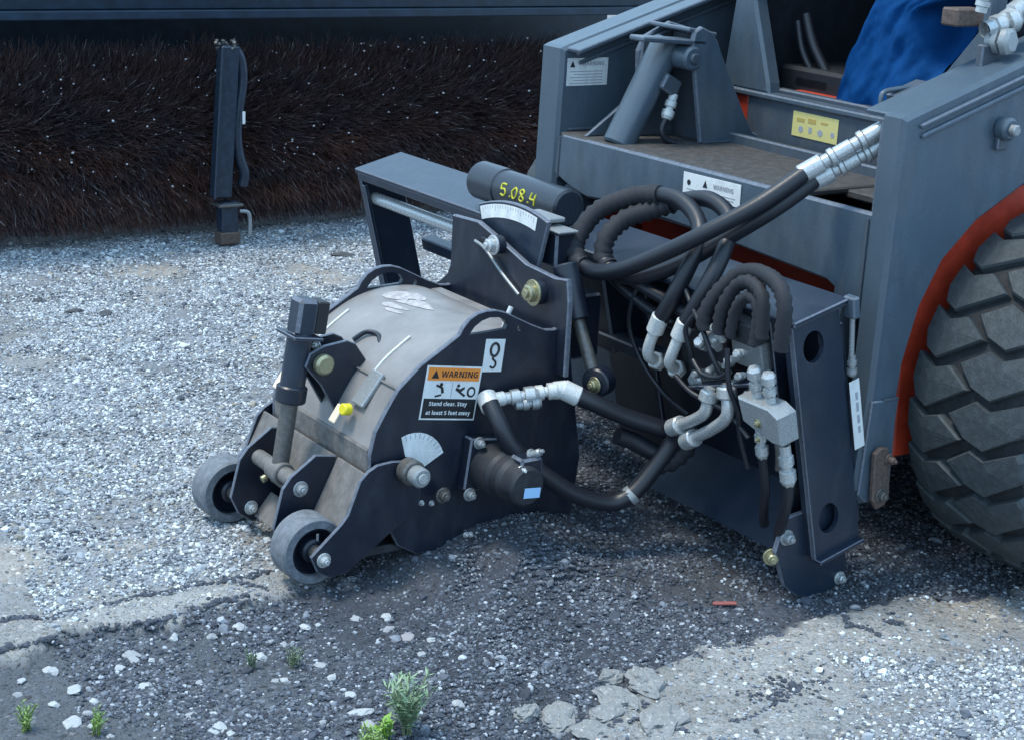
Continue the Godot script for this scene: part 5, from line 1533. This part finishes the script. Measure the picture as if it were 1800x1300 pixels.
func weed(called: String, x: float, z: float, h: float, n: int, feathery: bool, c: Color, label: String, seed_: int, group := "") -> void:
	rng.seed = seed_
	var y := gh(x, z)
	var w := thing(called, label, "weed", V(x, y, z), group)
	var leaf := paint(c, 0.6, 0.0, 20.0, T_fine, 0.0)
	leaf.backlight_enabled = true
	leaf.backlight = Color(0.25, 0.4, 0.08)
	var stem_m := paint(Color(c.r * 0.8, c.g * 0.75, c.b * 0.7), 0.7, 0.0, 20.0, T_fine, 0.0)
	var sm := Mb.new()
	var lm := Mb.new()
	for k in n:
		var an := rng.randf() * TAU
		var sp := rng.randf_range(0.05, 0.45) * h
		var hh := h * rng.randf_range(0.5, 1.0)
		var top := V(x + cos(an) * sp, y + hh, z + sin(an) * sp)
		var basep := V(x + rng.randf_range(-0.01, 0.01), y, z + rng.randf_range(-0.01, 0.01))
		var mid := (basep + top) * 0.5 - V(cos(an), 0, sin(an)) * sp * 0.15
		sm.tube([basep, mid, top], 0.0011, 5, 3)
		var leaves := 11 if feathery else 5
		for q in leaves:
			var t := rng.randf_range(0.25, 1.0) if feathery else rng.randf_range(0.6, 1.0)
			var pnt := basep.lerp(mid, t * 2.0) if t < 0.5 else mid.lerp(top, t * 2.0 - 1.0)
			var la := rng.randf() * TAU
			var ll := h * (rng.randf_range(0.11, 0.24) if feathery else rng.randf_range(0.22, 0.38))
			var lw := ll * (0.21 if feathery else 0.42)
			var d := V(cos(la), rng.randf_range(0.1, 0.9), sin(la)).normalized()
			var s := d.cross(V(0, 1, 0)).normalized()
			var e := pnt + d * ll
			var m1 := pnt + d * ll * 0.5 + s * lw * 0.5 - V(0, ll * 0.03, 0)
			var m2 := pnt + d * ll * 0.5 - s * lw * 0.5 - V(0, ll * 0.03, 0)
			lm.tri(pnt, m1, e)
			lm.tri(pnt, e, m2)
	part(sm, "stem", stem_m, w)
	part(lm, "leaves", leaf, w)

func build_small_things() -> void:
	var white := lin(0.54, 0.56, 0.57)
	var pale := lin(0.42, 0.43, 0.45)
	var dark := lin(0.085, 0.09, 0.10)
	var g := "pale stone chips on the dark millings"
	# larger chips, each with its own look and place
	loose_stone("stone_chip", -0.893, 0.318, V(0.020, 0.012, 0.013), white, 101, "broad white stone chip lowest of the two at left by the seam", "stone", g, 0.4)
	loose_stone("stone_chip", -0.629, 0.187, V(0.012, 0.016, 0.010), white, 102, "tall pointed white stone chip beside the faint seedlings", "stone", g, 1.1)
	loose_stone("stone_chip", -0.560, 0.225, V(0.012, 0.012, 0.010), pale, 103, "pale round stone chip just right of the pointed white chip", "stone", g, 2.0)
	loose_stone("stone_chip", -0.766, 0.364, V(0.018, 0.010, 0.012), white, 104, "flat white stone chip between two dark hollows", "stone", g, 0.2)
	loose_stone("stone_chip", -0.949, 0.451, V(0.026, 0.014, 0.018), white, 105, "largest white stone chip by the green shoots at left", "stone", g, 0.8)
	loose_stone("stone_chip", -0.724, 0.611, V(0.018, 0.012, 0.013), white, 106, "white stone chip lowest on the dark millings left of the weeds", "stone", g, 1.4)
	loose_stone("stone_chip", -0.205, 0.426, V(0.022, 0.012, 0.014), lin(0.42, 0.38, 0.40), 107, "lone pinkish grey stone in front of the planer side arm", "stone", "", 0.5)
	loose_stone("stone_chip", -0.465, 0.69, V(0.034, 0.010, 0.012), white, 108, "long white flat stone behind the bright green sprout", "stone", "", -0.2)
	loose_stone("stone_chip", 0.886, -3.003, V(0.020, 0.012, 0.014), pale, 109, "pale pebble at the foot of the broom stand", "stone", "", 0.3)
	loose_stone("stone_chip", 0.330, 0.04, V(0.03, 0.018, 0.018), lin(0.16, 0.17, 0.19), 110, "grey lump of grit below the planer motor", "stone", "", 0.9)
	rng.seed = 500
	var marks := [["the feathery weed", V2(-0.412, 0.80)], ["the bright green sprout", V2(-0.478, 0.79)], ["the pointed white chip", V2(-0.629, 0.187)], ["the largest white chip", V2(-0.949, 0.451)], ["the pinkish grey stone", V2(-0.205, 0.426)], ["the flat white chip", V2(-0.766, 0.364)], ["the faint seedlings", V2(-0.475, 0.43)], ["the broadest white chip", V2(-0.893, 0.318)]]
	var used := {}
	var made := 0
	while made < 46:
		var x := rng.randf_range(-1.0, -0.12)
		var z := rng.randf_range(0.2, 0.88)
		var r := rng.randf_range(0.006, 0.0145)
		var is_white := rng.randf() < 0.7
		var near: Array = marks[0]
		for q in marks:
			if q[1].distance_to(V2(x, z)) < near[1].distance_to(V2(x, z)):
				near = q
		var off: Vector2 = V2(x, z) - near[1]
		var side := off.x * 0.83 + off.y * 0.56      # towards the viewer's right
		var deep := off.x * 0.57 - off.y * 0.82      # away from the viewer
		var where := ("right of " if side > 0.0 else "left of ") if absf(side) > absf(deep) else ("behind " if deep > 0.0 else "in front of ")
		var label: String = ("small white stone chip " if is_white else "small grey stone chip ") + where + near[0]
		if used.has(label) or off.length() < 0.03 or dgrid[gi(x, z)] < 0.03:
			used[label + str(made)] = true
			if used.size() > 1500:
				break
			continue
		used[label] = true
		made += 1
		loose_stone("stone_chip", x, z, V(r * rng.randf_range(1, 1.6), r * 0.8, r), white if is_white else pale, 120 + made, label, "stone", "small stone chips on the millings", rng.randf() * TAU)
	# dark asphalt lumps on the pale gravel
	loose_stone("asphalt_lump", 0.088, -2.271, V(0.042, 0.014, 0.016), dark, 201, "flat dark asphalt lump, longer of the pair on pale gravel", "asphalt lump", "dark asphalt lumps on the gravel", -0.05)
	loose_stone("asphalt_lump", 0.178, -2.217, V(0.030, 0.016, 0.02), dark, 202, "blunt dark asphalt lump beside the longer flat one", "asphalt lump", "dark asphalt lumps on the gravel", 0.3)
	loose_stone("asphalt_lump", 0.035, -2.47, V(0.026, 0.012, 0.016), dark, 203, "small dark asphalt lump behind the pair on pale gravel", "asphalt lump", "dark asphalt lumps on the gravel", 0.1)
	loose_stone("asphalt_lump", 1.373, -2.707, V(0.060, 0.018, 0.022), dark, 204, "dark asphalt lump near the far end of the planer frame", "asphalt lump", "dark asphalt lumps on the gravel", -0.5)
	# broken edge of the pale pavement
	var brk := [[-0.12, 0.86, 0.055, 0.9], [-0.035, 0.905, 0.045, 0.3], [0.02, 0.87, 0.05, 1.7], [0.035, 0.985, 0.06, 0.6], [-0.10, 0.95, 0.045, 2.2], [0.10, 0.845, 0.05, 1.1], [-0.17, 0.82, 0.03, 0.2], [0.075, 0.775, 0.028, 2.8]]
	var how := ["grey crumbled pavement lump left of the slab corner", "pavement lump with a dark hollow in front of it", "pavement lump wedged against the slab corner", "biggest pavement lump at the slab's front edge", "low pavement lump in front of the crumbled slab edge", "pavement lump half buried along the slab's left edge", "smallest pavement lump out on the dark millings", "white crumbly pavement lump behind the slab corner"]
	for k in brk.size():
		var q: Array = brk[k]
		loose_stone("pavement_lump", q[0], q[1], V(q[2] * 1.1, 0.020, q[2] * 0.7), lin(0.47, 0.475, 0.46), 220 + k, how[k], "pavement lump", "crumbled pavement lumps at the slab edge", q[3])
	# red scrap
	single(Mb.new().box(Transform3D(Basis(V(0, 1, 0), -0.45), V(0.52, gh(0.52, 0.606) + 0.006, 0.606)), V(0.055, 0.006, 0.012), 0.002), "red_scrap", plain(lin(0.30, 0.09, 0.08), 0.7), "thin faded red scrap lying on dark millings", "scrap", V(0.52, gh(0.52, 0.606), 0.606))
	# weeds
	weed("weed", -0.425, 0.79, 0.125, 40, true, lin(0.33, 0.47, 0.29), "tall feathery grey-green weed growing from the dark millings", 301)
	weed("weed", -0.478, 0.80, 0.055, 12, false, lin(0.27, 0.52, 0.07), "small bright green sprout in front of the feathery weed", 302)
	weed("weed", -0.525, 0.83, 0.065, 18, true, lin(0.36, 0.56, 0.15), "yellowish green weed tuft left of the bright sprout", 303)
	weed("weed", -0.60, 0.84, 0.05, 14, true, lin(0.36, 0.52, 0.18), "low weed tuft farthest left of the bright sprout", 304)
	weed("weed", -0.553, 0.392, 0.045, 14, true, lin(0.22, 0.32, 0.22), "faint grey-green seedlings beside the pointed white chip", 305)
	weed("weed", -0.475, 0.43, 0.05, 14, true, lin(0.23, 0.33, 0.21), "faint grey-green seedlings in front of the near wheel", 306)
	weed("weed", -1.03, 0.435, 0.055, 18, true, lin(0.30, 0.48, 0.14), "green weed shoots in the corner by the largest white chip", 307)
	weed("weed", -0.93, 0.525, 0.05, 14, true, lin(0.30, 0.52, 0.12), "green weed shoots below the largest white chip", 308)

# ---------------------------------------------------------------- scene
func _ready() -> void:
	rng.seed = 1
	# camera
	var cam := Camera3D.new()
	cam.name = "camera"
	cam.fov = 23.684
	cam.near = 0.05
	cam.far = 300.0
	var p := deg_to_rad(16.5)
	var y := deg_to_rad(35.0)
	var f := V(sin(y) * cos(p), -sin(p), -cos(y) * cos(p))
	var r := V(cos(y), 0, sin(y))
	var u := r.cross(f)
	var roll := deg_to_rad(3.1)
	cam.transform = Transform3D(Basis(r * cos(roll) + u * sin(roll), u * cos(roll) - r * sin(roll), -f), V(-2.0, 1.6, 3.32))
	add_child(cam)
	cam.current = true
	# sky and light of a bright overcast day
	var sky := ProceduralSkyMaterial.new()
	sky.sky_top_color = Color(0.62, 0.775, 0.915)
	sky.sky_horizon_color = Color(0.69, 0.815, 0.915)
	sky.sky_curve = 0.2
	sky.ground_bottom_color = Color(0.25, 0.27, 0.30)
	sky.ground_horizon_color = Color(0.50, 0.55, 0.62)
	sky.sun_angle_max = 1.0
	var env := Environment.new()
	env.background_mode = Environment.BG_SKY
	env.sky = Sky.new()
	env.sky.sky_material = sky
	env.background_energy_multiplier = 1.0
	env.tonemap_mode = Environment.TONE_MAPPER_LINEAR
	env.tonemap_exposure = 2.35
	env.sdfgi_enabled = true
	env.ssao_enabled = true
	env.ssil_enabled = true
	var we := WorldEnvironment.new()
	we.name = "world_environment"
	we.environment = env
	add_child(we)
	var sun := DirectionalLight3D.new()
	sun.name = "sun"
	sun.light_energy = 0.45
	sun.light_color = Color(1.0, 0.985, 0.94)
	sun.light_angular_distance = 14.0
	sun.shadow_enabled = true
	add_child(sun)
	sun.look_at_from_position(V(-1.2, 3.4, -0.5), V(0, 0, 0))
	# setting, then things
	make_materials()
	build_ground()
	build_broom()
	build_loader()
	build_planer()
	build_tarp()
	build_small_things()
	scatter("pale_gravel", 230000, 42, false)
	scatter("dark_millings", 120000, 43, true)
